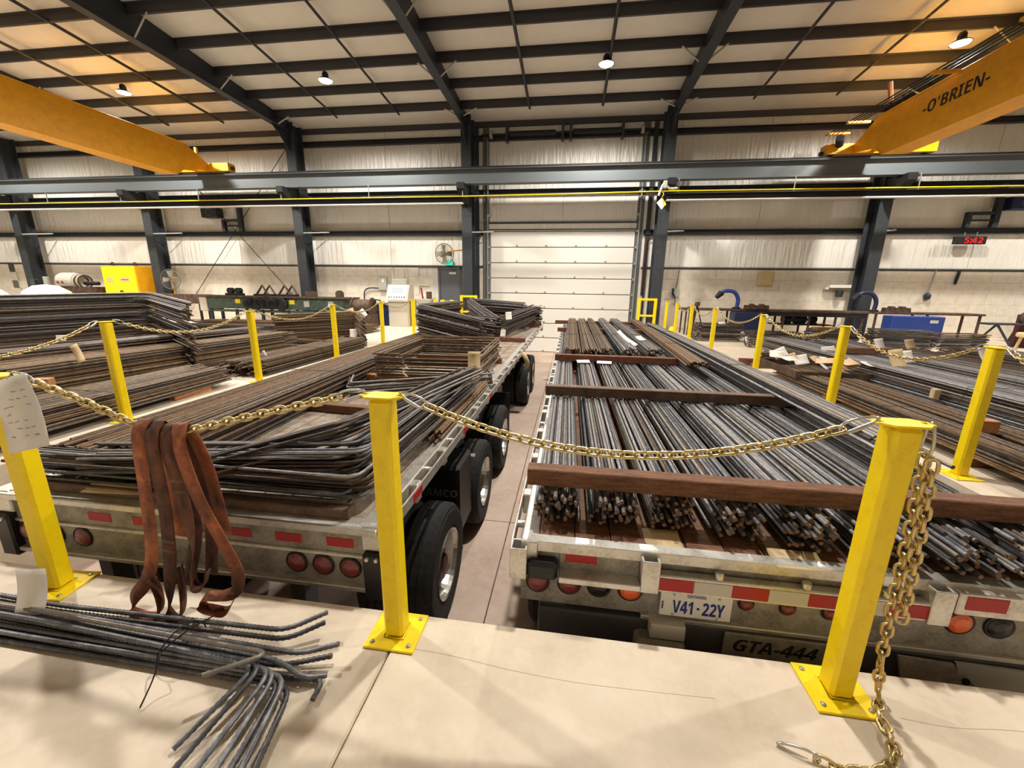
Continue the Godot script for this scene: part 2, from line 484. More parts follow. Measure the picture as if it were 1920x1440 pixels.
func setting() -> void:
	var f = thing("floor", "pale concrete hall floor with a sunken loading bay", "floor", Vector3.ZERO, 0.0, "", "structure")
	var xs = [-36.0, -16.5, -8.6, -4.7, -0.78, 3.3, 7.2, 15.0, 30.0]
	var zs = [ZE, 2.4, ZF]
	for i in xs.size() - 1:
		for j in zs.size() - 1:
			bx(f, "dock_slab", "dock_concrete", Vector3(xs[i] + 0.003, PIT - 0.2, zs[j] + (0.0 if j == 0 else 0.003)), Vector3(xs[i + 1] - 0.003, 0, zs[j + 1] - 0.003), 0.008)
	zs = [ZW - 0.2, -13.8, -9.7, -5.6, ZE]
	for a in [[-36.0, -24.0], [-24.0, -14.0], [-14.0, PX0], [PX1, 12.0], [12.0, 21.0], [21.0, 30.0]]:
		for j in 4:
			bx(f, "side_slab", "dock_concrete", Vector3(a[0] + 0.003, PIT - 0.2, zs[j] + 0.003), Vector3(a[1] - 0.003, 0, zs[j + 1] - 0.003), 0.008)
	for a in [[PX0, -0.63], [-0.63, PX1]]:
		for b in [[ZW - 0.2, -13.4], [-13.4, -9.0], [-9.0, -4.5], [-4.5, ZE]]:
			bx(f, "bay_slab", "pit_concrete", Vector3(a[0] + 0.004, PIT - 0.25, b[0] + 0.004), Vector3(a[1] - 0.004, PIT, b[1] - 0.004), 0.006)
	bx(f, "bed", "pit_concrete", Vector3(-36, PIT - 0.5, ZW - 0.2), Vector3(30, PIT - 0.26, ZF))
	# hairline cracks in the dock slab: shallow filled seams, standing a hair proud
	rng.seed = 5
	for c in [[[-0.75, -1.505], [-0.5, -1.497], [-0.2, -1.466], [0.1, -1.451], [0.4, -1.458], [0.69, -1.469]], [[1.42, -1.5], [1.6, -1.49], [1.84, -1.515], [2.2, -1.53]]]:
		var p = []
		for q in c: p.append(Vector3(q[0], 0.0, q[1]))
		part(f, "crack", tube(smooth(p, 4), 0.0014, 5, false, false, 0.5), "crack")

	var w = thing("wall_back", "far wall with painted blocks below and white vinyl liner above", "wall", Vector3.ZERO, 0.0, "", "structure")
	bx(w, "backing", "liner", Vector3(-36, PIT - 0.5, ZW - 0.3), Vector3(30, 8.75, ZW - 0.06))
	var nb = 0
	for r in 6:
		var x = -29.5 - 0.5 * (r % 2)
		while x < 21.0:
			if (x + 1.0 < -6.1 or x > -5.0) and (x + 1.0 < -3.95 or x > 2.9):
				bx(w, "block", "block", Vector3(x + 0.002, 0.42 * r + 0.002, ZW - 0.06), Vector3(x + 0.998, 0.42 * r + 0.418, ZW), 0.006)
				nb += 1
			x += 1.0
	bx(w, "block_return", "block", Vector3(-4.98, 0, ZW - 0.06), Vector3(-3.96, 2.52, ZW - 0.01))
	bx(w, "block_return", "block", Vector3(2.86, 0, ZW - 0.06), Vector3(3.5, 2.52, ZW - 0.01))
	for x in [-33.0, 25.5]: bx(w, "block_return", "block", Vector3(x - 3.4 if x < 0 else x - 4.4, 0, ZW - 0.06), Vector3(x + 3.4, 2.52, ZW))
	for band in [[2.6, 3.88], [4.08, 5.52], [5.72, 7.6], [7.8, 8.4]]:
		for k in COLS.size() - 1:
			for hlf in 2:
				var a: float = lerpf(COLS[k], COLS[k + 1], hlf * 0.5)
				var b: float = lerpf(COLS[k], COLS[k + 1], 0.5 + hlf * 0.5)
				if k == 4 and band[0] < 4.0:
					if hlf == 0: b = -3.95
					else: a = 2.9
				bx(w, "liner_panel", "liner", Vector3(a + 0.006, band[0], ZW - 0.06), Vector3(b - 0.006, band[1], ZW - 0.02), 0.012)
	bx(w, "block_cap", "seal", Vector3(-36, 2.52, ZW - 0.06), Vector3(-3.95, 2.57, ZW + 0.03))
	bx(w, "block_cap", "seal", Vector3(2.9, 2.52, ZW - 0.06), Vector3(30, 2.57, ZW + 0.03))
	for y in [3.98, 5.62, 7.7]:
		for a in [[-36.0, -3.95], [2.9, 30.0]] if y < 4.5 else [[-36.0, 30.0]]:
			var g = part(w, "girt", channel(0.2, 0.2, 0.012, a[1] - a[0]), "column_steel" if y < 7 else "purlin_steel", Vector3((a[0] + a[1]) / 2, y, ZW - 0.05), Vector3(0, PI / 2, 0))
			g.rotation = Vector3(0, -PI / 2, 0)
	for q in [["wall_left", Vector3(-36.3, -1.7, -18.8), Vector3(-36, 12, ZF + 0.3)], ["wall_right", Vector3(30, -1.7, -18.8), Vector3(30.3, 12, ZF + 0.3)], ["wall_front", Vector3(-36.3, -1.7, ZF), Vector3(30.3, 12, ZF + 0.3)]]:
		var s = thing(q[0], "plain white liner wall of the hall", "wall", Vector3.ZERO, 0.0, "", "structure")
		bx(s, "liner_panel", "liner", q[1], q[2])

	roof()
	columns()
	runway()
	doors()

func roof() -> void:
	var c = thing("ceiling", "hall roof with dark purlins under white insulation", "ceiling", Vector3.ZERO, 0.0, "", "structure")
	var slope = atan(0.083)
	var n = 17
	var pz = []
	for k in n: pz.append(-16.75 + 1.38 * k)
	for k in n:
		var z: float = pz[k]
		var y = roof_y(z)
		part(c, "purlin", prism([Vector2(0, 0), Vector2(0.07, 0), Vector2(0.07, 0.012), Vector2(0.012, 0.012), Vector2(0.012, 0.25), Vector2(-0.07, 0.25), Vector2(-0.07, 0.238), Vector2(0, 0.238)], 66.0), "purlin_steel", Vector3(-3, y, z), Vector3(0, PI / 2, 0))
		if k < n - 1 or k == n - 1:
			var z0: float = (ZW - 0.3) if k == 0 else pz[k - 1]
			for j in COLS.size() - 1:
				var mid = (z0 + z) / 2
				var o = bx(c, "roof_panel", "roof_liner", Vector3(COLS[j] + 0.004, -0.03, -(z - z0) / 2 - 0.02), Vector3(COLS[j + 1] - 0.004, 0.03, (z - z0) / 2 + 0.02), 0.006)
				o.position += Vector3(0, roof_y(mid) + 0.28, mid)
				o.rotation.x = -slope
	bx(c, "roof_deck", "roof_liner", Vector3(-36.3, 0, -0.2), Vector3(30.3, 0.1, 25.0)).transform = Transform3D(Basis(Vector3.RIGHT, -slope), Vector3(-3, roof_y(-6.3) + 0.42, -6.3))
	# eave strut and the dark pocket over the wall
	bx(c, "eave_strut", "purlin_steel", Vector3(-36, 8.12, ZW - 0.02), Vector3(30, 8.42, ZW + 0.1))
	# rafters: tapered plate girders, then the bridging angles parallel to them
	for x in COLS:
		var L = 23.6
		var bot = 7.92
		var poly = [Vector2(-17.6, bot), Vector2(ZF, 8.6), Vector2(ZF, roof_y(ZF) + 0.24), Vector2(-17.6, roof_y(-17.6) + 0.24)]
		part(c, "rafter", prism(poly, 0.016), "frame_steel", Vector3(x, 0, 0), Vector3(0, -PI / 2, 0))
		var fl = bx(c, "rafter_flange", "frame_steel", Vector3(-0.14, -0.012, -L / 2), Vector3(0.14, 0.012, L / 2))
		fl.transform = Transform3D(Basis(Vector3.RIGHT, -atan((8.6 - bot) / L)), Vector3(x, (bot + 8.6) / 2, -5.8))
		for k in [0, 2, 4, 6]:
			for s in [-1.0, 1.0]:
				var a = Vector3(x + s * 0.12, bot + 0.03 + (pz[k] + 17.6) * 0.029, pz[k])
				var b = Vector3(x + s * 0.62, roof_y(pz[k]) + 0.02, pz[k])
				part(c, "flange_brace", tube([a, b], 0.028, 4), "brace")
	for j in COLS.size() - 1:
		for u in [0.33, 0.67]:
			var x = lerpf(COLS[j], COLS[j + 1], u)
			var a = Vector3(x, roof_y(-17.0) + 0.02, -17.0)
			var b = Vector3(x, roof_y(ZF - 0.3) + 0.02, ZF - 0.3)
			part(c, "bridging_angle", tube([a, b], 0.05, 4), "purlin_steel")

func columns() -> void:
	var groups = "steel building columns along the far wall"
	var bys = {-27.35: "past the white-covered machines", -19.85: "beside the yellow cabinet", -12.15: "behind the green bending bench", -4.45: "between the grey exit door and the white door", 3.45: "right beside the white sectional door track", 11.2: "behind the blue cabinet bench", -35.1: "at the far end of the wall", 19.0: "past the black machine cover", 26.8: "at the blind end of the wall"}
	for x in COLS:
		var t = thing("steel_column", "dark grey steel wide-flange column %s" % bys[x], "column", Vector3(x, 0, -17.82), 0.0, "", "structure")
		part(t, "shaft", isection(0.42, 0.62, 0.03, 0.02, 8.3), "column_steel", Vector3(0, 4.15, 0), Vector3(PI / 2, 0, 0))
		bx(t, "base_plate", "column_steel", Vector3(-0.28, 0, -0.38), Vector3(0.28, 0.03, 0.38))
		# haunch under the rafter, and the bracket that carries the crane runway
		part(t, "haunch", prism([Vector2(0.3, 7.2), Vector2(1.5, 8.06), Vector2(0.3, 8.06)], 0.03), "frame_steel", Vector3.ZERO, Vector3(0, -PI / 2, 0))
		part(t, "runway_bracket", prism([Vector2(0.3, 4.95), Vector2(0.55, 4.95), Vector2(1.3, 5.4), Vector2(1.3, 5.62), Vector2(0.3, 5.62)], 0.3), "black_steel", Vector3.ZERO, Vector3(0, -PI / 2, 0))
		bx(t, "tie_back", "column_steel", Vector3(-0.1, 6.0, 0.3), Vector3(0.1, 6.04, 0.85))
		var knee = thing_brace(t)
	# crossed rods in one bay
	var w: Node3D = get_node("wall_back")
	for s in [[Vector3(-19.4, 0.3, ZW + 0.16), Vector3(-12.5, 8.0, ZW + 0.16)], [Vector3(-12.5, 0.3, ZW + 0.22), Vector3(-19.4, 8.0, ZW + 0.22)]]:
		part(w, "brace_rod", tube(s, 0.014, 6), "wire")

func thing_brace(t: Node3D) -> MeshInstance3D:
	return part(t, "knee_brace", tube([Vector3(0.22, 3.9, 0.3), Vector3(1.0, 4.02, -0.45)], 0.03, 4), "brace")

func runway() -> void:
	var r = thing("crane_runway", "grey crane runway beam crossing in front of the columns", "beam", Vector3.ZERO, 0.0, "", "structure")
	part(r, "beam", isection(0.34, 0.56, 0.03, 0.02, 66.0), "runway", Vector3(-3, 5.9, -16.95), Vector3(0, PI / 2, 0))
	bx(r, "beam_cap", "black_steel", Vector3(-36, 6.18, -17.14), Vector3(30, 6.21, -16.76))
	bx(r, "crane_rail", "black_steel", Vector3(-36, 6.21, -16.98), Vector3(30, 6.27, -16.92))
	for k in range(0, 30): bx(r, "rail_clip", "black_steel", Vector3(-32 + k * 2.0, 6.21, -17.04), Vector3(-31.9 + k * 2.0, 6.24, -16.86), 0.003)
	for a in [[-36.0, -4.35], [3.3, 30.0]]:
		part(r, "lower_rail", channel(0.14, 0.2, 0.014, a[1] - a[0]), "black_steel", Vector3((a[0] + a[1]) / 2, 4.98, -16.62), Vector3(0, -PI / 2, 0))
		bx(r, "lower_rail_lit_flange", "liner", Vector3(a[0], 4.835, -16.66), Vector3(a[1], 4.875, -16.46))  # bright line of light under the rail, put in as white colour
		for k in int((a[1] - a[0]) / 3.9) + 1:
			bx(r, "rail_hanger", "galv", Vector3(a[0] + 0.4 + k * 3.9, 5.07, -16.66), Vector3(a[0] + 0.43 + k * 3.9, 5.62, -16.63), 0.002)
	part(r, "conductor_line", tube([Vector3(-36, 5.1, -16.5), Vector3(-4.4, 5.1, -16.5), Vector3(-0.5, 5.12, -16.5), Vector3(3.4, 5.16, -16.5), Vector3(30, 5.1, -16.5)], 0.022, 6), "yellow")
	# cable clamp with a warning card where the line meets the rail again
	var c = thing("warning_card", "yellow and white card hanging from the conductor line clamp", "sign", Vector3(3.12, 4.93, -16.45))
	part(c, "hook", tube(smooth([Vector3(0, 0.2, 0), Vector3(0.05, 0.12, 0), Vector3(0, 0.02, 0)], 4), 0.012, 6), "yellow")
	part(c, "card", prism([Vector2(0, 0.0), Vector2(-0.17, -0.17), Vector2(0.02, -0.4), Vector2(0.1, -0.3)], 0.01), "paper")
	part(c, "card_back", prism([Vector2(0.0, 0.0), Vector2(0.1, -0.3), Vector2(0.02, -0.4), Vector2(0.17, -0.22)], 0.01), "yellow", Vector3(0.01, 0, 0.006))
	var k = thing("cable_clamp", "white cable clamp on the column beside the sectional door", "clamp", Vector3(3.2, 5.15, -16.5))
	part(k, "arm", tube(smooth([Vector3(-0.2, -0.15, 0.05), Vector3(-0.05, 0.25, 0.05), Vector3(0.15, 0.1, 0), Vector3(0.45, 0.12, -0.1)], 5), 0.045, 8), "console")
	part(k, "saddle", cbox(Vector3(0.14, 0.26, 0.14), 0.02), "box_grey", Vector3(0.0, 0.22, 0.02))
	var h = thing("cable_hook", "white cable hook at the end of the lower rail", "clamp", Vector3(-27.1, 5.0, -16.5))
	part(h, "arm", tube(smooth([Vector3(0.3, 0.02, 0.0), Vector3(-0.4, 0.14, 0.05), Vector3(-0.7, 0.05, 0.05), Vector3(-0.3, -0.12, 0.05)], 5), 0.05, 8), "console")
	part(h, "ball", lathe([Vector2(0, -0.16), Vector2(0.13, -0.08), Vector2(0.13, 0.06), Vector2(0, 0.13)], 12), "paper_tan", Vector3(0.1, -0.5, 0.1))

func doors() -> void:
	var d = thing("door_1", "white sectional overhead door at the end of the loading bay", "door", Vector3.ZERO, 0.0, "", "structure")
	var y = PIT
	var k = 0
	while y < 4.0:
		var p = bx(d, "door_section", "door_white", Vector3(-3.6, y + 0.012, ZW - 0.02), Vector3(2.55, minf(y + 0.645, 4.04), ZW + 0.04), 0.014)
		bx(p, "section_seal", "seal", Vector3(-3.08, -0.335, -0.02), Vector3(3.08, -0.31, 0.026), 0.004)
		for j in 4:
			bx(p, "hinge", "galv", Vector3(-1.95 + 1.28 * j, -0.29, 0.03), Vector3(-1.87 + 1.28 * j, -0.23, 0.05), 0.004)
		y += 0.655
		k += 1
	bx(d, "header", "galv", Vector3(-3.7, 4.06, ZW - 0.03), Vector3(2.65, 4.1, ZW + 0.07))
	bx(d, "header_seal", "seal", Vector3(-3.7, 4.1, ZW - 0.03), Vector3(2.65, 4.14, ZW + 0.05))
	bx(d, "lintel", "liner", Vector3(-3.7, 4.14, ZW - 0.03), Vector3(2.65, 4.36, ZW + 0.03))
	bx(d, "lintel_angle", "column_steel", Vector3(-3.7, 4.36, ZW - 0.03), Vector3(2.65, 4.42, ZW + 0.08))
	for s in [[-3.78, 1.0], [2.73, -1.0]]:
		bx(d, "jamb", "runway", Vector3(s[0] - 0.16, PIT, ZW - 0.05), Vector3(s[0] + 0.1, 8.1, ZW + 0.03), 0.01)
		bx(d, "track", "galv", Vector3(s[0] - 0.03 + 0.05 * s[1], PIT, ZW + 0.05), Vector3(s[0] + 0.03 + 0.05 * s[1], 7.7, ZW + 0.11), 0.005)
		for j in 11: bx(d, "roller_bracket", "galv", Vector3(s[0] - 0.06 + 0.1 * s[1], -0.6 + 0.655 * j, ZW + 0.03), Vector3(s[0] + 0.06 + 0.1 * s[1], -0.5 + 0.655 * j, ZW + 0.12), 0.004)
	part(d, "torsion_shaft", cyl(0.035, 6.9, 12), "black_steel", Vector3(-0.52, 7.78, ZW + 0.24), Vector3(0, 0, PI / 2))
	for x in [-2.9, -0.62, -0.3, 1.75]:
		bx(d, "shaft_bracket", "column_steel", Vector3(x - 0.05, 7.5, ZW), Vector3(x + 0.05, 8.1, ZW + 0.3))
	for x in [-1.85, 0.75]: part(d, "spring", cyl(0.1, 1.9, 16), "black_steel", Vector3(x, 7.78, ZW + 0.24), Vector3(0, 0, PI / 2))
	for x in [-3.55, 2.5]: part(d, "cable_drum", cyl(0.16, 0.12, 16), "galv", Vector3(x, 7.78, ZW + 0.24), Vector3(0, 0, PI / 2))
	for q in [[-4.2, 0.06, 8.1], [3.05, 0.05, 8.1]]:
		bx(d, "side_post", "column_steel", Vector3(q[0] - 0.08, PIT + 1.2, ZW + 0.0), Vector3(q[0] + 0.08, q[2], ZW + 0.1))
	var m = thing("door_2", "grey steel exit door with push bar beside the bay", "door", Vector3(-5.5, 0, ZW), 0.0, "", "structure")
	bx(m, "frame", "door_grey", Vector3(-0.56, 0.0, -0.05), Vector3(-0.47, 2.5, 0.05))
	bx(m, "frame", "door_grey", Vector3(0.47, 0.0, -0.05), Vector3(0.56, 2.5, 0.05))
	bx(m, "frame", "door_grey", Vector3(-0.56, 2.42, -0.05), Vector3(0.56, 2.51, 0.05))
	var leaf = bx(m, "leaf", "door_grey", Vector3(-0.465, 0.01, -0.03), Vector3(0.465, 2.415, 0.02))
	bx(leaf, "push_bar", "galv", Vector3(-0.4, -0.24, 0.03), Vector3(0.36, -0.17, 0.1), 0.01)
	bx(leaf, "closer", "paper", Vector3(-0.02, 1.0, 0.03), Vector3(0.3, 1.1, 0.09), 0.01)
	var e = thing("exit_sign", "green glowing exit sign above the grey exit door", "sign", Vector3(-5.5, 2.72, ZW + 0.06))
	bx(e, "case", "box_grey", Vector3(-0.17, -0.12, -0.05), Vector3(0.17, 0.12, 0.02))
	bx(e, "sign_face", "exit_green", Vector3(-0.15, -0.1, 0.02), Vector3(0.15, 0.1, 0.028), 0.002)

# ------------------------------------------------------------------ travelling cranes
func text(s: String, size: float, depth := 0.004, font := "Droid Sans", bold := true) -> TextMesh:
	var t = TextMesh.new()
	var f = SystemFont.new()
	f.font_names = PackedStringArray([font])
	f.font_weight = 700 if bold else 400
	t.font = f
	t.text = s
	t.font_size = 64
	t.pixel_size = size / 64.0
	t.depth = depth
	t.curve_step = 3.0
	return t

func cranes() -> void:
	for q in [[-16.1, -15.5, "yellow travelling crane box girder without lettering"], [9.35, 9.95, "yellow travelling crane box girder with dark maker's lettering"]]:
		var x0: float = q[0]
		var x1: float = q[1]
		var lettered: bool = x0 > 0
		var t = thing("bridge_crane", q[2], "crane", Vector3((x0 + x1) / 2, 0, -16.95))
		var w = (x1 - x0) / 2
		# webs with a raised end over the runway
		var side = [Vector2(0.3, 6.3), Vector2(1.35, 6.12), Vector2(1.7, 5.86), Vector2(22.3, 5.86), Vector2(22.3, 7.05), Vector2(1.1, 7.05), Vector2(0.5, 6.75), Vector2(0.25, 6.62), Vector2(-0.15, 6.55), Vector2(-0.15, 6.3)]
		for s in [-w, w]:
			part(t, "web", prism(side, 0.012), "crane", Vector3(s, 0, 0), Vector3(0, -PI / 2, 0))
		bx(t, "bottom_flange", "crane", Vector3(-w - 0.04, 5.83, 1.7), Vector3(w + 0.04, 5.86, 22.3))
		var ramp = bx(t, "bottom_flange", "crane", Vector3(-w - 0.04, -0.015, -0.22), Vector3(w + 0.04, 0.015, 0.22))
		ramp.transform = Transform3D(Basis(Vector3.RIGHT, 0.64), Vector3(0, 5.98, 1.53))
		bx(t, "top_flange", "crane", Vector3(-w - 0.04, 7.05, 1.1), Vector3(w + 0.04, 7.08, 22.3))
		for b in 5: bx(t, "diaphragm", "crane", Vector3(-w + 0.01, 5.88, 2.5 + b * 4.0), Vector3(w - 0.01, 7.03, 2.52 + b * 4.0))
		var e = bx(t, "end_truck", "crane", Vector3(-1.15 if lettered else -1.5, 6.3, -0.2), Vector3(2.25 if lettered else 1.24, 6.62, 0.2), 0.01)
		for wx in ([-0.9, 2.0] if lettered else [-1.25, 1.0]):
			part(t, "truck_wheel", cyl(0.14, 0.1, 20), "black_steel", Vector3(wx, 6.41, 0), Vector3(PI / 2, 0, 0))
		bx(t, "bumper", "black_plastic", Vector3(1.24, 6.38, -0.06) if not lettered else Vector3(-1.27, 6.3, -0.06), Vector3(1.34, 6.5, 0.06) if not lettered else Vector3(-1.15, 6.42, 0.06))
		part(t, "drive_motor", cyl(0.12, 0.42, 16), "black_steel", Vector3(-0.9 if lettered else -1.3, 6.62, 0.42), Vector3(PI / 2 - 0.3, 0, 0.5))
		for p in ([[0.4, 7.08], [0.9, 6.95]] if not lettered else []):
			bx(t, "lifting_lug", "crane", Vector3(w - 0.08, p[1] - 0.25, p[0] + 0.2), Vector3(w + 0.02, p[1], p[0] + 0.3))
		if lettered:
			var nm = part(t, "lettering", text("-O'BRIEN-", 0.4), "print_black", Vector3(-w - 0.008, 6.58, 3.9), Vector3(0, -PI / 2, 0))
			nm.set_meta("label", "dark maker's lettering on the girder web")
			for b in 4:
				part(t, "conductor_bar", tube([Vector3(-w - 0.2 - b * 0.12, 7.12, -0.6), Vector3(-w - 0.2 - b * 0.12, 7.12, 22.3)], 0.02, 4), "black_steel")
			for b in 11:
				var bz = -0.3 + b * (1.0 if b < 2 else 2.1)
				bx(t, "bar_bracket", "crane", Vector3(-w - 0.66, 7.03, bz), Vector3(-w + 0.02, 7.1, bz + 0.1), 0.005)
			part(t, "stop_post", cbox(Vector3(0.09, 0.5, 0.09), 0.01), "timber_pale", Vector3(-w - 0.5, 7.32, 2.3), Vector3(0.2, 0, 0.35))

const ORD := ["first", "second", "third", "fourth", "fifth", "sixth", "seventh", "eighth"]

# ------------------------------------------------------------------ trailers
func wheel(t: Node3D, x: float, z: float, outer: float) -> void:
	# dual tyre seen from the side; the rim dish faces outward (outer = +1 or -1 along x)
	var R = 0.52
	if not shapes.has("tyre"):
		shapes.tyre = lathe([Vector2(0.29, -0.13), Vector2(0.33, -0.14), Vector2(0.44, -0.145), Vector2(0.49, -0.13), Vector2(0.515, -0.1), Vector2(R, -0.04), Vector2(0.508, -0.035), Vector2(0.508, -0.025), Vector2(R, -0.02), Vector2(R, 0.02), Vector2(0.508, 0.025), Vector2(0.508, 0.035), Vector2(R, 0.04), Vector2(0.515, 0.1), Vector2(0.49, 0.13), Vector2(0.47, 0.133), Vector2(0.465, 0.142), Vector2(0.44, 0.145), Vector2(0.33, 0.14), Vector2(0.29, 0.13), Vector2(0.29, -0.13)], 40)
		shapes.rim = lathe([Vector2(0.0, -0.06), Vector2(0.14, -0.06), Vector2(0.2, -0.04), Vector2(0.25, 0.02), Vector2(0.27, 0.1), Vector2(0.285, 0.135), Vector2(0.3, 0.145), Vector2(0.3, 0.12), Vector2(0.29, 0.0), Vector2(0.29, -0.12)], 36)
		shapes.hub = lathe([Vector2(0.1, 0.0), Vector2(0.1, 0.08), Vector2(0.08, 0.14), Vector2(0.06, 0.16), Vector2(0.0, 0.16)], 20)
	for k in 2:
		var w = part(t, "tyre", shapes.tyre, "rubber", Vector3(x - outer * (0.145 + k * 0.33), PIT + R, z), Vector3(0, 0, -PI / 2 * outer))
		if k == 0:
			part(w, "rim", shapes.rim, "steel_bright")
			part(w, "hub", shapes.hub, "maroon", Vector3(0, -0.05, 0))
			for b in 10: part(w, "wheel_nut", cyl(0.016, 0.05, 6), "steel_bright", Vector3(cos(TAU * b / 10) * 0.165, -0.04, sin(TAU * b / 10) * 0.165))

func chassis(t: Node3D, x0: float, x1: float, zr: float, zf: float, planks: String) -> void:
	var n = 12
	var w = (x1 - x0 - 0.3) / n
	for k in n:
		bx(t, "deck_plank", planks, Vector3(x0 + 0.15 + w * k + 0.003, DECK - 0.05, zf + 0.2), Vector3(x0 + 0.15 + w * (k + 1) - 0.003, DECK - 0.003 * (k % 2), zr - 0.1), 0.005)
	for s in [0.9, -0.9]:
		part(t, "main_beam", isection(0.18, 0.5, 0.025, 0.015, zr - zf - 0.5), "chassis", Vector3((x0 + x1) / 2 + s * 0.55, DECK - 0.36, (zr + zf) / 2))
	for k in 22:
		bx(t, "cross_member", "chassis", Vector3(x0 + 0.14, DECK - 0.15, zr - 0.4 - k * 0.6), Vector3(x1 - 0.14, DECK - 0.06, zr - 0.34 - k * 0.6))
	for s in [[x0, 1.0], [x1, -1.0]]:
		var a: float = s[0]
		var d: float = s[1]
		# inner side frame, gap with spools and pockets, outer rub rail
		bx(t, "side_frame", "alu", Vector3(minf(a + d * 0.06, a + d * 0.15), DECK - 0.16, zf), Vector3(maxf(a + d * 0.06, a + d * 0.15), DECK + 0.004, zr - 0.02), 0.006)
		bx(t, "rub_rail", "alu", Vector3(minf(a, a + d * 0.012), DECK - 0.1, zf), Vector3(maxf(a, a + d * 0.012), DECK - 0.02, zr - 0.02), 0.003)
		if (a < -2.0) or (a > 2.0): continue
		var k = 0
		var z = zr - 0.28
		while z > zf + 0.2:
			if k % 2 == 0:
				part(t, "spool", cyl(0.022, 0.06, 8), "alu", Vector3(a + d * 0.035, DECK - 0.06, z), Vector3(0, 0, PI / 2))
			else:
				bx(t, "stake_pocket", "alu", Vector3(minf(a + d * 0.01, a + d * 0.062), DECK - 0.15, z - 0.045), Vector3(maxf(a + d * 0.01, a + d * 0.062), DECK - 0.012, z + 0.045), 0.006)
			z -= 0.305
			k += 1

func tapes(t: Node3D, z: float, y0: float, y1: float, starts: Array, w: float, m: String) -> void:
	for x in starts: bx(t, "reflective_tape", m, Vector3(x, y0, z), Vector3(x + w, y1, z + 0.003), 0.0008)

func lens(t: Node3D, called: String, m: String, x: float, y: float, z: float, r: float) -> void:
	var l = part(t, called, lathe([Vector2(r * 0.9, 0.0), Vector2(r * 0.9, 0.012), Vector2(r * 0.6, 0.024), Vector2(0, 0.03)], 24), m, Vector3(x, y, z), Vector3(PI / 2, 0, 0))
	part(l, "grommet", torus(r, r * 0.12, 24), "black_plastic", Vector3(0, 0.006, 0))

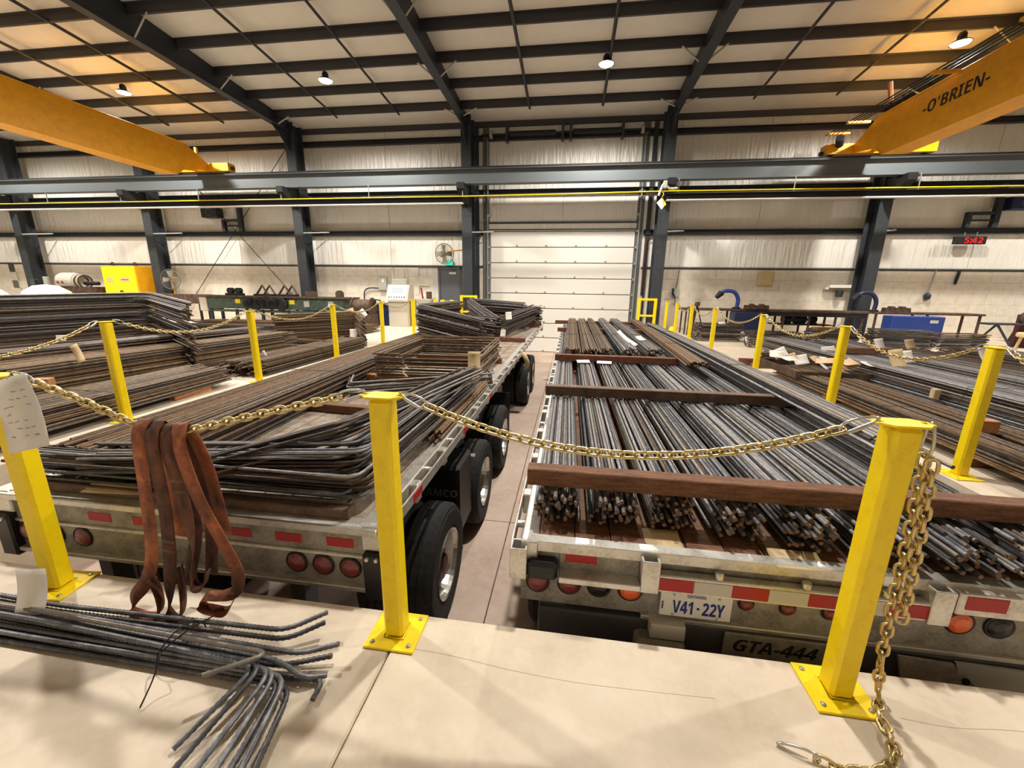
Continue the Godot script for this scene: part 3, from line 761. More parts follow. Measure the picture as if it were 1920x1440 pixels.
func trailers() -> void:
	var z = -1.85
	var t = thing("flatbed_trailer", "aluminium flatbed trailer carrying bent rebar, wheels facing the bay aisle", "trailer")
	chassis(t, -3.6, -0.97, z, -15.5, "deck_plank")
	bx(t, "rear_sill", "alu_dull", Vector3(-3.52, -0.01, z - 0.08), Vector3(-1.05, 0.37, z - 0.02), 0.006)
	for q in [[0.345, 0.385, 0.04], [0.178, 0.2, 0.015], [-0.03, 0.0, 0.035]]:
		bx(t, "sill_rib", "alu", Vector3(-3.56, q[0], z - 0.1), Vector3(-1.0, q[1], z - 0.02 + q[2]), 0.005)
	tapes(t, z - 0.02, 0.235, 0.292, [-2.94, -2.615, -2.29, -1.968, -1.648, -1.325], 0.165, "tape_red")
	for x in [-3.438, -3.227, -3.016, -1.526, -1.357, -1.189]: lens(t, "tail_lamp", "lens_red", x, 0.108, z - 0.02, 0.062)
	for x in [-3.62, -1.09]:
		bx(t, "corner_bumper", "black_plastic", Vector3(x, -0.06, z - 0.1), Vector3(x + 0.12, 0.24, z + 0.03), 0.012)
		for d in [0.035, 0.09]: part(t, "bolt", cyl(0.012, 0.02, 8), "steel_bright", Vector3(x + d, 0.215, z + 0.035), Vector3(PI / 2, 0, 0))
		bx(t, "corner_bracket", "alu", Vector3(x - 0.01, 0.24, z - 0.12), Vector3(x + 0.13, 0.39, z + 0.0), 0.008)
	bx(t, "underrun_bar", "chassis", Vector3(-3.4, -0.62, z - 0.14), Vector3(-1.2, -0.5, z - 0.02), 0.01)
	for x in [-3.0, -1.6]: bx(t, "underrun_leg", "chassis", Vector3(x - 0.05, -0.55, z - 0.2), Vector3(x + 0.05, 0.0, z - 0.08))
	for q in [-2.98, -4.55, -6.1, -9.9, -11.2]:
		wheel(t, -0.95, q, 1.0)
		wheel(t, -3.62, q, -1.0)
		part(t, "axle", cyl(0.07, 2.2, 12), "chassis", Vector3(-2.28, PIT + 0.52, q), Vector3(0, 0, PI / 2))
		bx(t, "suspension_hanger", "chassis", Vector3(-2.9, PIT + 0.55, q - 0.1), Vector3(-2.7, DECK - 0.5, q + 0.1))
		bx(t, "suspension_hanger", "chassis", Vector3(-1.86, PIT + 0.55, q - 0.1), Vector3(-1.66, DECK - 0.5, q + 0.1))
	# air tank and side guard between the first two wheels, with its worn lettering
	var g = bx(t, "side_box", "black_plastic", Vector3(-1.6, -0.78, -4.02), Vector3(-1.0, -0.02, -3.5), 0.03)
	part(t, "lettering", text("TRAMCO", 0.11), "alu_dull", Vector3(-1.24, -0.3, -3.495))
	bx(t, "box_strap", "galv", Vector3(-1.56, -0.62, -3.5), Vector3(-1.02, -0.61, -3.494), 0.001)
	for q in [-6.75, -10.55]:
		bx(t, "mud_flap", "rubber", Vector3(-1.55, -1.05, q), Vector3(-0.98, -0.1, q + 0.02), 0.004)
	bx(t, "marker_bracket", "galv", Vector3(-1.06, -0.15, -4.1), Vector3(-0.97, -0.12, -4.02))
	tapes_side(t)
	for y in [0.2]:
		part(t, "frayed_rope", tube(smooth([Vector3(-0.98, 0.3, -8.6), Vector3(-0.9, 0.22, -8.5), Vector3(-0.86, 0.06, -8.6), Vector3(-0.93, -0.02, -8.7)], 5), 0.05, 8), "paper_tan")
	bx(t, "headboard_sill", "alu_dull", Vector3(-3.55, 0.1, -15.52), Vector3(-1.0, DECK, -15.3))

	t = thing("flatbed_trailer", "aluminium flatbed trailer with licence plate, loaded with straight grey rebar", "trailer")
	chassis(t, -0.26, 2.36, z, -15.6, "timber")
	bx(t, "deck_end_plate", "alu", Vector3(-0.17, DECK - 0.01, z - 0.1), Vector3(2.3, DECK + 0.006, z - 0.03), 0.003)
	bx(t, "rear_sill", "alu_dull", Vector3(-0.2, 0.0, z - 0.1), Vector3(2.32, DECK - 0.01, z - 0.05), 0.006)
	bx(t, "upper_lip", "alu", Vector3(-0.2, 0.33, z - 0.06), Vector3(2.32, DECK, z - 0.03), 0.004)
	for x in [-0.255, 0.42, 1.72, 2.27]:
		# hollow stake pocket
		for q in [[x, x + 0.012, z - 0.06, z + 0.02], [x + 0.078, x + 0.09, z - 0.06, z + 0.02], [x, x + 0.09, z + 0.012, z + 0.024], [x, x + 0.09, z - 0.07, z - 0.058]]:
			bx(t, "pocket_side", "alu", Vector3(q[0], 0.19, q[2]), Vector3(q[1], 0.37, q[3]), 0.003)
		bx(t, "pocket_floor", "chassis", Vector3(x + 0.005, 0.19, z - 0.06), Vector3(x + 0.085, 0.25, z + 0.015))
	bx(t, "dock_bumper", "black_plastic", Vector3(-0.165, 0.195, z - 0.06), Vector3(0.0, 0.3, z + 0.03), 0.02)
	bx(t, "lamp_shelf", "alu", Vector3(0.005, 0.2, z - 0.06), Vector3(0.42, 0.235, z + 0.035), 0.004)
	bx(t, "lamp_shelf_back", "alu_dull", Vector3(0.005, 0.23, z - 0.06), Vector3(0.42, 0.36, z - 0.04), 0.004)
	tapes(t, z - 0.04, 0.28, 0.335, [0.036], 0.165, "tape_red")
	var bar = bx(t, "bumper_bar", "alu", Vector3(0.5, 0.195, z - 0.04), Vector3(1.74, 0.295, z + 0.012), 0.006)
	tapes(t, z + 0.012, 0.21, 0.28, [0.51, 0.86, 1.21, 1.56], 0.168, "tape_red")
	tapes(t, z + 0.012, 0.21, 0.28, [0.68, 1.03, 1.38], 0.176, "tape_white")
	for x in [0.8, 1.2, 1.55]: part(t, "bar_bolt", cyl(0.022, 0.03, 12), "steel_bright", Vector3(x, 0.31, z - 0.012))
	bx(t, "side_bar", "alu", Vector3(1.83, 0.25, z - 0.04), Vector3(2.27, 0.37, z + 0.012), 0.006)
	tapes(t, z + 0.012, 0.285, 0.355, [1.86, 2.1], 0.165, "tape_red")
	lens(t, "tail_lamp", "lens_red", -0.107, 0.13, z - 0.05, 0.058)
	lens(t, "tail_lamp", "lens_red", 0.063, 0.137, z - 0.05, 0.058)
	lens(t, "tail_lamp", "lens_dark", 0.222, 0.14, z - 0.05, 0.058)
	lens(t, "turn_lamp", "lens_amber", 0.385, 0.14, z - 0.05, 0.058)
	for x in [0.962, 1.158, 1.354]: lens(t, "marker_lamp", "lens_red", x, 0.137, z - 0.05, 0.036)
	lens(t, "turn_lamp", "lens_amber", 1.915, 0.165, z - 0.05, 0.058)
	lens(t, "tail_lamp", "lens_dark", 2.08, 0.165, z - 0.05, 0.058)
	# licence plate
	var p = bx(t, "licence_plate", "paper", Vector3(0.535, 0.04, z - 0.02), Vector3(0.885, 0.185, z - 0.014), 0.002)
	part(p, "plate_number", text("V41  22Y", 0.098, 0.003, "Droid Sans", true), "print_blue", Vector3(0.014, -0.014, 0.004), Vector3.ZERO, Vector3(0.66, 1.05, 1))
	part(p, "crown_mark", cyl(0.007, 0.004, 8), "print_blue", Vector3(0.014, -0.014, 0.004), Vector3(PI / 2, 0, 0))
	part(p, "plate_header", text("ONTARIO", 0.022, 0.003, "Droid Sans", false), "print_blue", Vector3(0.0, 0.056, 0.004))
	var v = part(p, "plate_side_print", text("TRAILER", 0.013, 0.003, "Droid Sans", false), "print_blue", Vector3(-0.163, -0.01, 0.004), Vector3(0, 0, PI / 2))
	for s in [[-0.11, 0.058], [0.11, 0.058], [-0.11, -0.06], [0.11, -0.06]]: part(p, "plate_bolt", cyl(0.006, 0.008, 8), "galv", Vector3(s[0], s[1], 0.004), Vector3(PI / 2, 0, 0))
	# under-run guard, fleet number plate and dock buffer
	bx(t, "sill_edge", "alu", Vector3(0.45, -0.02, z - 0.1), Vector3(2.3, 0.005, z - 0.03), 0.004)
	bx(t, "underrun_guard", "chassis", Vector3(-0.1, -0.42, z - 0.16), Vector3(2.25, -0.02, z - 0.03), 0.01)
	var fp = bx(t, "fleet_plate", "alu_dull", Vector3(0.87, -0.165, z - 0.02), Vector3(1.36, -0.02, z - 0.008), 0.002)
	put(fp, "fleet_number", text("GTA-444", 0.104, 0.003), "print_black", Transform3D(Basis(Vector3(1.0, 0, 0), Vector3(0.22, 0.95, 0), Vector3(0, 0, 1)), Vector3(0, 0.005, 0.006)))
	bx(t, "plate_lamp_guard", "tape_white", Vector3(0.49, -0.075, z - 0.06), Vector3(0.665, 0.012, z + 0.03), 0.006)
	bx(t, "worn_buffer", "alu_dull", Vector3(0.42, -0.22, z - 0.06), Vector3(0.67, -0.08, z + 0.05), 0.02)
	part(t, "hinged_guard", prism([Vector2(1.66, -0.02), Vector2(1.9, -0.03), Vector2(2.08, -0.34), Vector2(1.74, -0.3)], 0.012), "alu_dull", Vector3(0, 0, z + 0.0))
	part(t, "grey_guard", prism([Vector2(1.92, -0.03), Vector2(2.34, -0.04), Vector2(2.34, -0.4), Vector2(2.05, -0.4)], 0.012), "box_grey", Vector3(0, 0, z - 0.015))
	part(t, "guard_slot", tube([Vector3(1.97, -0.12, z + 0.004), Vector3(2.07, -0.22, z + 0.004)], 0.018, 8), "black_plastic")
	bx(t, "side_marker", "lens_amber", Vector3(-0.272, 0.29, -2.5), Vector3(-0.26, 0.33, -2.38), 0.003)
	for q in [-3.2, -4.6, -6.0, -11.0]:
		wheel(t, -0.23, q, -1.0)
		wheel(t, 2.33, q, 1.0)
		part(t, "axle", cyl(0.07, 2.1, 12), "chassis", Vector3(1.05, PIT + 0.52, q), Vector3(0, 0, PI / 2))
	bx(t, "headboard_sill", "alu_dull", Vector3(-0.2, 0.1, -15.62), Vector3(2.3, DECK, -15.4))

func tapes_side(t: Node3D) -> void:
	for k in 9:
		var z = -2.3 - k * 1.3
		bx(t, "side_tape", "tape_red", Vector3(-0.97, DECK - 0.09, z - 0.16), Vector3(-0.967, DECK - 0.035, z), 0.0008)

# ------------------------------------------------------------------ reinforcing bar
func unit_bar() -> Mesh:
	if not shapes.has("bar"): shapes.bar = tube([Vector3.ZERO, Vector3(0, 0, 1)], 1.0, 8, false, true)
	return shapes.bar

func bar_x(a: Vector3, b: Vector3, r: float) -> Transform3D:
	var d = b - a
	var z = d.normalized()
	var x = z.cross(Vector3.UP).normalized() if absf(z.y) < 0.95 else Vector3.RIGHT
	var y = z.cross(x)
	return Transform3D(Basis(x * r, y * r, d), a)

# bars stacked in rows between two ends; wa, wb the widths of the stack at the ends
func bundle(called: String, label: String, group: String, A: Vector3, B: Vector3, wa: float, wb: float, nw: int, nh: int, r: float, kind: String, seed_: int, ragged := 0.12, loose := 0.6, ties := [0.2, 0.55, 0.85]) -> Node3D:
	rng.seed = seed_
	var t = thing(called, label, "rebar", (A + B) / 2, 0.0, group)
	var d = (B - A).normalized()
	var u = d.cross(Vector3.UP).normalized()
	for j in nh:
		for i in nw - (j % 2):
			var f = (i + 0.5 * (j % 2)) / maxf(nw - 1, 1) - 0.5
			var crown = 1.0 - 0.22 * float(j) / nh     # the heap narrows upward
			var lift = r + j * r * 1.72
			var oa = u * (f * wa * crown + rng.randf_range(-1, 1) * r * loose) + Vector3.UP * (lift + rng.randf_range(-0.5, 0.7) * r * loose)
			var ob = u * (f * wb * crown + rng.randf_range(-1, 1) * r * loose) + Vector3.UP * (lift + rng.randf_range(-0.2, 0.5) * r * loose)
			var a = A + oa + d * rng.randf_range(-ragged, ragged)
			var b = B + ob + d * rng.randf_range(-ragged, ragged)
			var m = "%s%d" % ["dark" if rng.randf() < 0.22 else kind, rng.randi() % 4]  # darker bars mixed in to paint the black shade of gaps between bars
			put(t, "bar", unit_bar(), [m, "bar_end" if kind != "rust" else "rust_end"], bar_x(a - t.position, b - t.position, r))
	for f in ties:
		var c = A.lerp(B, f) - t.position
		var w = lerpf(wa, wb, f) * 0.5 + r * 1.6
		var h = r * 2 + (nh - 1) * r * 1.72
		var loop = [c - u * w + Vector3.UP * 0.004, c - u * w * 0.8 + Vector3.UP * (h + 0.006), c + u * w * 0.8 + Vector3.UP * (h + 0.006), c + u * w + Vector3.UP * 0.004]
		part(t, "tie_wire", tube(loop, 0.0035, 5, true), "wire")
	return t

# n bent bars of one shape piled up; pts is the shape on the ground, lift the height of each layer
func bent_pile(called: String, label: String, group: String, at: Vector3, turn: float, pts: Array, r: float, n: int, lift: float, spread: Vector3, kind: String, seed_: int, bend := 0.08, twist := 0.02, tilt := Vector3.ZERO) -> Node3D:
	rng.seed = seed_
	var t = thing(called, label, "rebar", at, turn, group)
	var me = tube(fillet(pts, bend, 4), r, 7, false, true)
	for k in n:
		var b = Basis(Vector3.UP, rng.randf_range(-1, 1) * twist) * Basis.from_euler(tilt)
		var m = "%s%d" % ["bar" if kind == "dark" and rng.randf() < 0.25 else kind, rng.randi() % 4]  # paler bars among the dark ones are painted highlights on the pile
		put(t, "bent_bar", me, [m, "bar_end" if kind != "rust" else "rust_end"], Transform3D(b, Vector3(rng.randf_range(-1, 1) * spread.x, r + lift * k + rng.randf_range(0, 0.3) * r, rng.randf_range(-1, 1) * spread.z)))
	return t

func timber(label: String, group: String, a: Vector3, b: Vector3, h: float, w: float, m := "timber") -> Node3D:   # a, b the middle of the underside of its ends
	var d = b - a
	var t = thing("timber", label, "timber", (a + b) / 2, atan2(-d.z, d.x), group)
	part(t, "beam", cbox(Vector3(d.length(), h, w), 0.006), m, Vector3(0, h / 2, 0), Vector3(0, 0, asin(clampf(d.y / d.length(), -1, 1))))
	return t

func card(label: String, at: Vector3, size: Vector2, rot: Vector3, m := "paper", group := "") -> Node3D:
	var t = thing("paper_tag", label, "tag", at, 0.0, group)
	var s = size / 2
	part(t, "sheet", bent_sheet(s), m, Vector3.ZERO, rot)
	return t

func bent_sheet(s: Vector2) -> Mesh:
	var p = []
	for k in 7:
		var f = k / 6.0 * 2 - 1
		p.append(Vector3(0, f * s.y, -0.12 * s.y * (1 - f * f)))
	return ribbon(p, [Vector3.RIGHT], s.x * 2, 0.0015)

func right_load() -> void:
	# lower layer: eight bundles of long straight bars, near ends hanging past the deck
	var xs = [-0.02, 0.3, 0.62, 0.95, 1.28, 1.6, 1.92, 2.22]
	var near = [-2.08, -2.08, -2.12, -2.08, -2.04, -1.96, -1.93, -1.95]
	for k in 8:
		var x: float = xs[k]
		bundle("rebar_bundle", "%s straight grey rebar bundle from the aisle rail, on the plated trailer's deck" % ORD[k], "lower rebar bundles on the plated trailer", Vector3(x, DECK + 0.035, near[k]), Vector3(x + (x - 1.05) * 0.06, DECK + 0.035, -13.2), 0.25, 0.235, 8, 8, 0.011, "bar", 100 + k, 0.075, 1.25, [0.19, 0.45, 0.7])
	var y = DECK + 0.035 + 0.011 * 2 + 7 * 0.011 * 1.72 + 0.012
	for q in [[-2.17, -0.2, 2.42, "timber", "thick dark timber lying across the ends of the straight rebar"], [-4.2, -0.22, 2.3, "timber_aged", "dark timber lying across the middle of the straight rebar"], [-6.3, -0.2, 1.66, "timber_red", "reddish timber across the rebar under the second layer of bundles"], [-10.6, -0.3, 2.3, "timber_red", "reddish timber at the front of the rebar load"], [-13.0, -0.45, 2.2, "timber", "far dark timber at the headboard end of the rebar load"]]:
		timber(q[4], "", Vector3(q[1], y, q[0]), Vector3(q[2], y, q[0]), 0.1, 0.1, q[3])
	# upper layer resting on the timbers
	var y2 = y + 0.105
	var up = [[0.06, 0.34, "rust", 10, 0.0085], [0.36, 0.3, "rust", 9, 0.0085], [0.62, 0.24, "rust", 8, 0.01], [0.98, 0.3, "bar", 8, 0.012], [1.36, 0.3, "bar", 8, 0.012]]
	for k in up.size():
		var q: Array = up[k]
		bundle("rebar_bundle", "%s thin %s rebar bundle from the aisle-side rail on the headboard end timbers" % [ORD[k], "rusty" if q[2] == "rust" else "grey-brown"], "upper rebar bundles on the plated trailer", Vector3(q[0], y2, -6.5), Vector3(q[0] + 0.02, y2, -13.2), q[1] * 0.8, q[1] * 0.7, q[3], 4, q[4], q[2], 140 + k, 0.12, 1.1, [0.3, 0.7])
	bundle("rebar_bundle", "rust-brown rebar bundle with cut ends sticking out over the reddish timber", "", Vector3(1.72, y2, -5.55), Vector3(2.0, y2, -13.0), 0.26, 0.24, 9, 4, 0.0105, "rust", 151, 0.1, 0.8, [0.25, 0.7])
	bundle("rebar_bundle", "long grey rebar bundle along the outer edge on top of the load", "", Vector3(2.16, y2, -2.75), Vector3(2.24, y2, -11.8), 0.26, 0.22, 8, 3, 0.0125, "bar", 152, 0.25, 0.9, [0.3, 0.75])
	card("white paper tag tied on the grey-brown bundles by the headboard", Vector3(1.02, y2 + 0.16, -7.3), Vector2(0.1, 0.42), Vector3(-0.9, 0.5, 0.5), "paper")
	card("white paper tag curled on the bundle beside the long tag", Vector3(1.3, y2 + 0.13, -7.6), Vector2(0.14, 0.16), Vector3(-1.2, 0.4, 0.2), "paper")
	card("white strip of paper under the reddish timber", Vector3(0.24, y + 0.02, -6.17), Vector2(0.2, 0.1), Vector3(-1.3, 0.2, 0.0), "paper")
	card("pale strip of paper on the bars in front of the reddish timber", Vector3(0.55, y + 0.02, -6.15), Vector2(0.22, 0.09), Vector3(-1.3, -0.1, 0.0), "paper")
	card("yellowed card tucked under the rebar ends above the licence plate", Vector3(0.55, DECK + 0.012, -1.98), Vector2(0.19, 0.2), Vector3(-1.5, 0, 0.05), "paper_tan")
	card("tan card under the rebar ends beside the bumper bar", Vector3(1.18, DECK + 0.012, -1.93), Vector2(0.24, 0.14), Vector3(-1.5, 0, 0.0), "paper_tan")

func left_load() -> void:
	# long straight bundle down the outer side
	bundle("rebar_bundle", "long rust-brown straight rebar bundle down the side of the deck", "", Vector3(-3.05, DECK + 0.02, -2.12), Vector3(-3.25, DECK + 0.02, -8.9), 0.9, 0.5, 17, 10, 0.0135, "rust", 201, 0.12, 0.9, [0.36, 0.72])
	# L-shaped bars: short legs across the rear, long legs forward on the near side
	var rad = 0.0098
	var tiers = [
		["bottom tier of L-bent dark rebar across the trailer's tail", Vector3(-1.2, DECK + 0.065, -2.03), [Vector3(-2.3, 0, 0.02), Vector3.ZERO, Vector3(0.03, 0.0, -2.4)], 30, 0.006, Vector3(0.06, 0, 0.09), "dark"],
		["middle tier of L-bent dark rebar across the trailer's tail", Vector3(-1.24, DECK + 0.18, -2.1), [Vector3(-1.7, -0.08, 0.12), Vector3.ZERO, Vector3(0.06, -0.02, -2.3)], 32, 0.006, Vector3(0.07, 0, 0.09), "dark"],
		["top tier of L-bent rebar fanned over the trailer's tail", Vector3(-1.42, DECK + 0.33, -2.3), [Vector3(-0.85, -0.2, 0.34), Vector3.ZERO, Vector3(0.3, -0.06, -2.2)], 28, 0.0045, Vector3(0.1, 0, 0.13), "dark"],
	]
	for k in 3:
		var q = tiers[k]
		bent_pile("bent_rebar_pile", q[0], "", q[1], 0.0, q[2], rad, q[3], q[4], q[5], q[6], 210 + k, 0.09, 0.03)
	for q in [[-1.42, -2.75, -1.22, -4.7, 0.27, 7], [-1.62, -3.0, -1.45, -4.8, 0.02, 6]]:
		bundle("rebar_bundle", "short straight rebar bundle %s" % ("on top of the long bent legs" if q[5] == 7 else "on the deck planks beside the bent legs"), "short bundles beside the bent corner", Vector3(q[0], DECK + q[4], q[1]), Vector3(q[2], DECK + 0.16, q[3]), 0.2, 0.26, q[5], 3, 0.0125, "rust", 221 + int(q[5]), 0.15, 1.0, [0.4])
	bundle("rebar_bundle", "short tied bundle lying against the side rail", "", Vector3(-1.12, DECK + 0.02, -3.1), Vector3(-1.1, DECK + 0.02, -5.1), 0.12, 0.14, 6, 4, 0.011, "rust", 230, 0.1, 0.8, [0.6])
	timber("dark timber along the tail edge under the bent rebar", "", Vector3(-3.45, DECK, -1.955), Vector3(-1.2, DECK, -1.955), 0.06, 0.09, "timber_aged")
	timber("dark timber lying across the bare deck planks", "", Vector3(-3.3, DECK, -3.85), Vector3(-1.75, DECK, -3.72), 0.09, 0.09, "timber")
	timber("pale-ended timber under the rectangular hoops", "", Vector3(-2.9, DECK, -5.25), Vector3(-1.25, DECK, -5.25), 0.09, 0.12, "timber_pale")
	timber("dark timber under the far side of the rectangular hoops", "", Vector3(-2.7, DECK, -6.9), Vector3(-1.15, DECK, -6.9), 0.09, 0.1, "timber")
	timber("reddish timber across the deck in front of the dark bent piles", "", Vector3(-2.6, DECK, -9.85), Vector3(-1.05, DECK, -9.75), 0.1, 0.1, "timber_red")
	timber("timber block at the front end of the deck", "", Vector3(-1.6, DECK, -13.6), Vector3(-1.0, DECK, -13.6), 0.16, 0.12, "timber_red")
	# rectangular hoops
	var hoop = [Vector3(-0.3, 0, 0), Vector3(-0.7, 0, 0), Vector3(-0.7, 0, -2.0), Vector3(0.72, 0, -2.0), Vector3(0.72, 0, 0), Vector3(-0.25, 0, 0.02)]
	bent_pile("rebar_hoops", "stack of rusty rectangular rebar hoops resting on timbers", "", Vector3(-1.88, DECK + 0.095, -5.05), 0.03, hoop, 0.0115, 14, 0.0245, Vector3(0.025, 0, 0.05), "rust", 240, 0.06, 0.02)
	bent_pile("rebar_hoops", "flat pile of dark hoops leaning off the near end of the hoop stack", "", Vector3(-2.25, DECK + 0.0, -4.85), 0.45, [Vector3(-0.5, 0, -0.1), Vector3(-0.5, 0, 0.35), Vector3(1.3, 0.0, 0.2), Vector3(1.35, 0, -0.1)], 0.0115, 9, 0.02, Vector3(0.03, 0, 0.05), "dark", 241, 0.06, 0.03)
	# far dark piles of V-bent bars, sagging toward the rail
	bent_pile("bent_rebar_pile", "dark pile of V-bent rebar whose tips point at the hoop stack", "", Vector3(-3.3, DECK + 0.08, -8.55), 0.0, [Vector3(1.55, -0.0, 0.4), Vector3(0, 0.02, 0), Vector3(0.12, 0.02, -3.0)], 0.014, 62, 0.0132, Vector3(0.06, 0, 0.1), "dark", 250, 0.08, 0.05, Vector3(0, 0, -0.16))
	bent_pile("bent_rebar_pile", "peaked dark pile of V-bent rebar behind the tip pile", "", Vector3(-3.1, DECK + 0.1, -12.3), 0.0, [Vector3(1.35, 0, 2.4), Vector3(0, 0.02, 0), Vector3(1.7, 0.02, -0.5)], 0.014, 60, 0.0138, Vector3(0.06, 0, 0.1), "dark", 251, 0.08, 0.035, Vector3(0.1, 0, -0.1))
	bent_pile("bent_rebar_pile", "low dark pile of V-bent rebar tagged with white paper by the rail", "", Vector3(-1.75, DECK + 0.02, -9.95), 0.0, [Vector3(0.5, 0.16, -4.2), Vector3(0, 0.0, 0), Vector3(-0.9, 0, -0.9)], 0.014, 46, 0.0118, Vector3(0.1, 0, 0.12), "dark", 252, 0.08, 0.05)
	bent_pile("bent_rebar_pile", "farthest dark bent rebar pile at the trailer headboard", "", Vector3(-2.0, DECK + 0.02, -14.2), 0.3, [Vector3(-1.1, 0, 0.6), Vector3(0, 0.08, 0), Vector3(0.9, 0, 0.6)], 0.013, 40, 0.0155, Vector3(0.06, 0, 0.08), "dark", 253, 0.08, 0.07)
	card("tan cardboard tag standing on the short bundles by the hoops", Vector3(-1.13, 0.82, -4.72), Vector2(0.15, 0.22), Vector3(-0.25, 0.1, 0.03), "paper_tan")
	card("white paper tag on the low dark bent pile", Vector3(-1.5, 1.0, -9.98), Vector2(0.15, 0.2), Vector3(-0.4, 0.1, 0.1))
	card("white paper tag hanging at the foot of the low dark bent pile", Vector3(-1.62, 0.58, -9.86), Vector2(0.13, 0.18), Vector3(-0.2, 0.0, -0.05))
	card("torn pale paper on the deck under the bent corner", Vector3(-2.75, DECK + 0.06, -1.92), Vector2(0.42, 0.09), Vector3(-1.2, 0, 0.05), "paper_tan")

# ------------------------------------------------------------------ posts and chains
const TOP := 1.235

func post(at: Vector3, turn: float, label: String, group: String) -> Node3D:
	var t = thing("chain_post", label, "post", at, turn, group)
	part(t, "shaft", cbox(Vector3(0.096, TOP - 0.02, 0.096), 0.014), "yellow", Vector3(0, (TOP - 0.02) / 2 + 0.012, 0))
	part(t, "base_plate", cbox(Vector3(0.25, 0.012, 0.23), 0.003), "yellow", Vector3(0, 0.006, 0.0))
	part(t, "weld_bead", tube([Vector3(-0.05, 0.014, -0.05), Vector3(0.05, 0.014, -0.05), Vector3(0.05, 0.014, 0.05), Vector3(-0.05, 0.014, 0.05)], 0.007, 5, true), "yellow")
	for s in [[-1, -1], [1, -1], [1, 1], [-1, 1]]:
		part(t, "anchor_bolt", lathe([Vector2(0.011, 0.0), Vector2(0.011, 0.004), Vector2(0.006, 0.007), Vector2(0, 0.008)], 10), "galv", Vector3(s[0] * 0.092, 0.012, s[1] * 0.082))
	if not shapes.has("cap"):
		var st = SurfaceTool.new()
		for k in 2:
			var poly = [Vector2(-0.055, -0.052), Vector2(0.055, -0.052), Vector2(0.088, -0.02), Vector2(0.088, -0.012), Vector2(0.064, -0.012), Vector2(0.064, 0.012), Vector2(0.088, 0.012), Vector2(0.088, 0.02), Vector2(0.055, 0.052), Vector2(-0.055, 0.052), Vector2(-0.088, 0.02), Vector2(-0.088, 0.012), Vector2(-0.064, 0.012), Vector2(-0.064, -0.012), Vector2(-0.088, -0.012), Vector2(-0.088, -0.02)]
			if k == 0: st.append_from(prism(poly, 0.008), 0, Transform3D(Basis(Vector3.RIGHT, -PI / 2), Vector3.ZERO))
		for s in [-1.0, 1.0]:
			st.append_from(cbox(Vector3(0.01, 0.008, 0.044), 0.002), 0, Transform3D(Basis(), Vector3(0.091 * s, 0, 0)))
		shapes.cap = st.commit()
	part(t, "cap_plate", shapes.cap, "yellow", Vector3(0, TOP, 0))
	return t

func link_mesh(fine: bool) -> Mesh:
	var key = "link%d" % int(fine)
	if not shapes.has(key):
		var p = []
		var w = 0.0172
		var l = 0.0305 - w
		var n = 6 if fine else 3
		for s in [1.0, -1.0]:
			for k in n + 1:
				var a: float = PI * k / n
				p.append(Vector3(cos(a) * w * s, 0, (l + sin(a) * w) * s))
		shapes[key] = tube(p, 0.0066, 7 if fine else 4, true)
	return shapes[key]

func snap_hook(t: Node3D, a: Vector3, b: Vector3) -> void:    # an oval spring hook from a to b
	var d = b - a
	var z = d.normalized()
	var x = z.cross(Vector3.UP).normalized()
	if x.length() < 0.5: x = Vector3.RIGHT
	var y = z.cross(x)
	var p = []
	for k in 20:
		var an = TAU * k / 20
		var wd = 0.021 + 0.007 * cos(an)
		p.append((a + b) / 2 + z * cos(an) * (d.length() / 2 + 0.006) + y * sin(an) * wd * (1.0 if absf(cos(an)) < 0.9 else 0.8))
	var o = part(t, "snap_hook", tube(p, 0.0054, 8, true), "steel_bright")
	part(o, "hook_gate", tube([p[3] + x * 0.002, p[8] + x * 0.002], 0.0056, 6), "steel_bright")

func chain(label: String, group: String, path: Array, fine: bool, hooks: Array) -> Node3D:
	var t = thing("safety_chain", label, "chain", path[0], 0.0, group)
	var o: Vector3 = path[0]
	var a: Vector3 = path[0]
	# lengths along the path
	var acc = [0.0]
	for k in path.size() - 1: acc.append(acc[-1] + (path[k + 1] - path[k]).length())
	var total: float = acc[-1]
	var pitch = 0.0475
	var s0 = 0.118 if hooks[0] else 0.0
	var s1 = total - (0.118 if hooks[1] else 0.0)
	var n = int(round((s1 - s0) / pitch))
	var at = func(s: float) -> Vector3:
		var k = 0
		while k < path.size() - 2 and acc[k + 1] < s: k += 1
		return path[k].lerp(path[k + 1], clampf((s - acc[k]) / maxf(acc[k + 1] - acc[k], 1e-6), 0.0, 1.0))
	if hooks[0]: snap_hook(t, Vector3.ZERO, at.call(s0 + 0.004) - o)
	if hooks[1]: snap_hook(t, at.call(total) - o, at.call(s1 - 0.004) - o)
	for k in n:
		var s = s0 + (k + 0.5) * (s1 - s0) / n
		var p: Vector3 = at.call(s)
		var z: Vector3 = (at.call(minf(s + 0.02, total)) - at.call(maxf(s - 0.02, 0))).normalized()
		var x = z.cross(Vector3.UP)
		x = x.normalized() if x.length() > 0.1 else Vector3.RIGHT
		var b = Basis(x, z.cross(x), z)
		put(t, "link", link_mesh(fine), "zinc", Transform3D(b * Basis(Vector3.BACK, 0.35 + PI / 2 * (k % 2)), p - o))
	return t

func sagging(a: Vector3, b: Vector3, sag: float, n := 16) -> Array:
	var p = []
	for k in n + 1:
		var t = float(k) / n
		p.append(a.lerp(b, t) - Vector3(0, 4 * sag * t * (1 - t), 0))
	return p

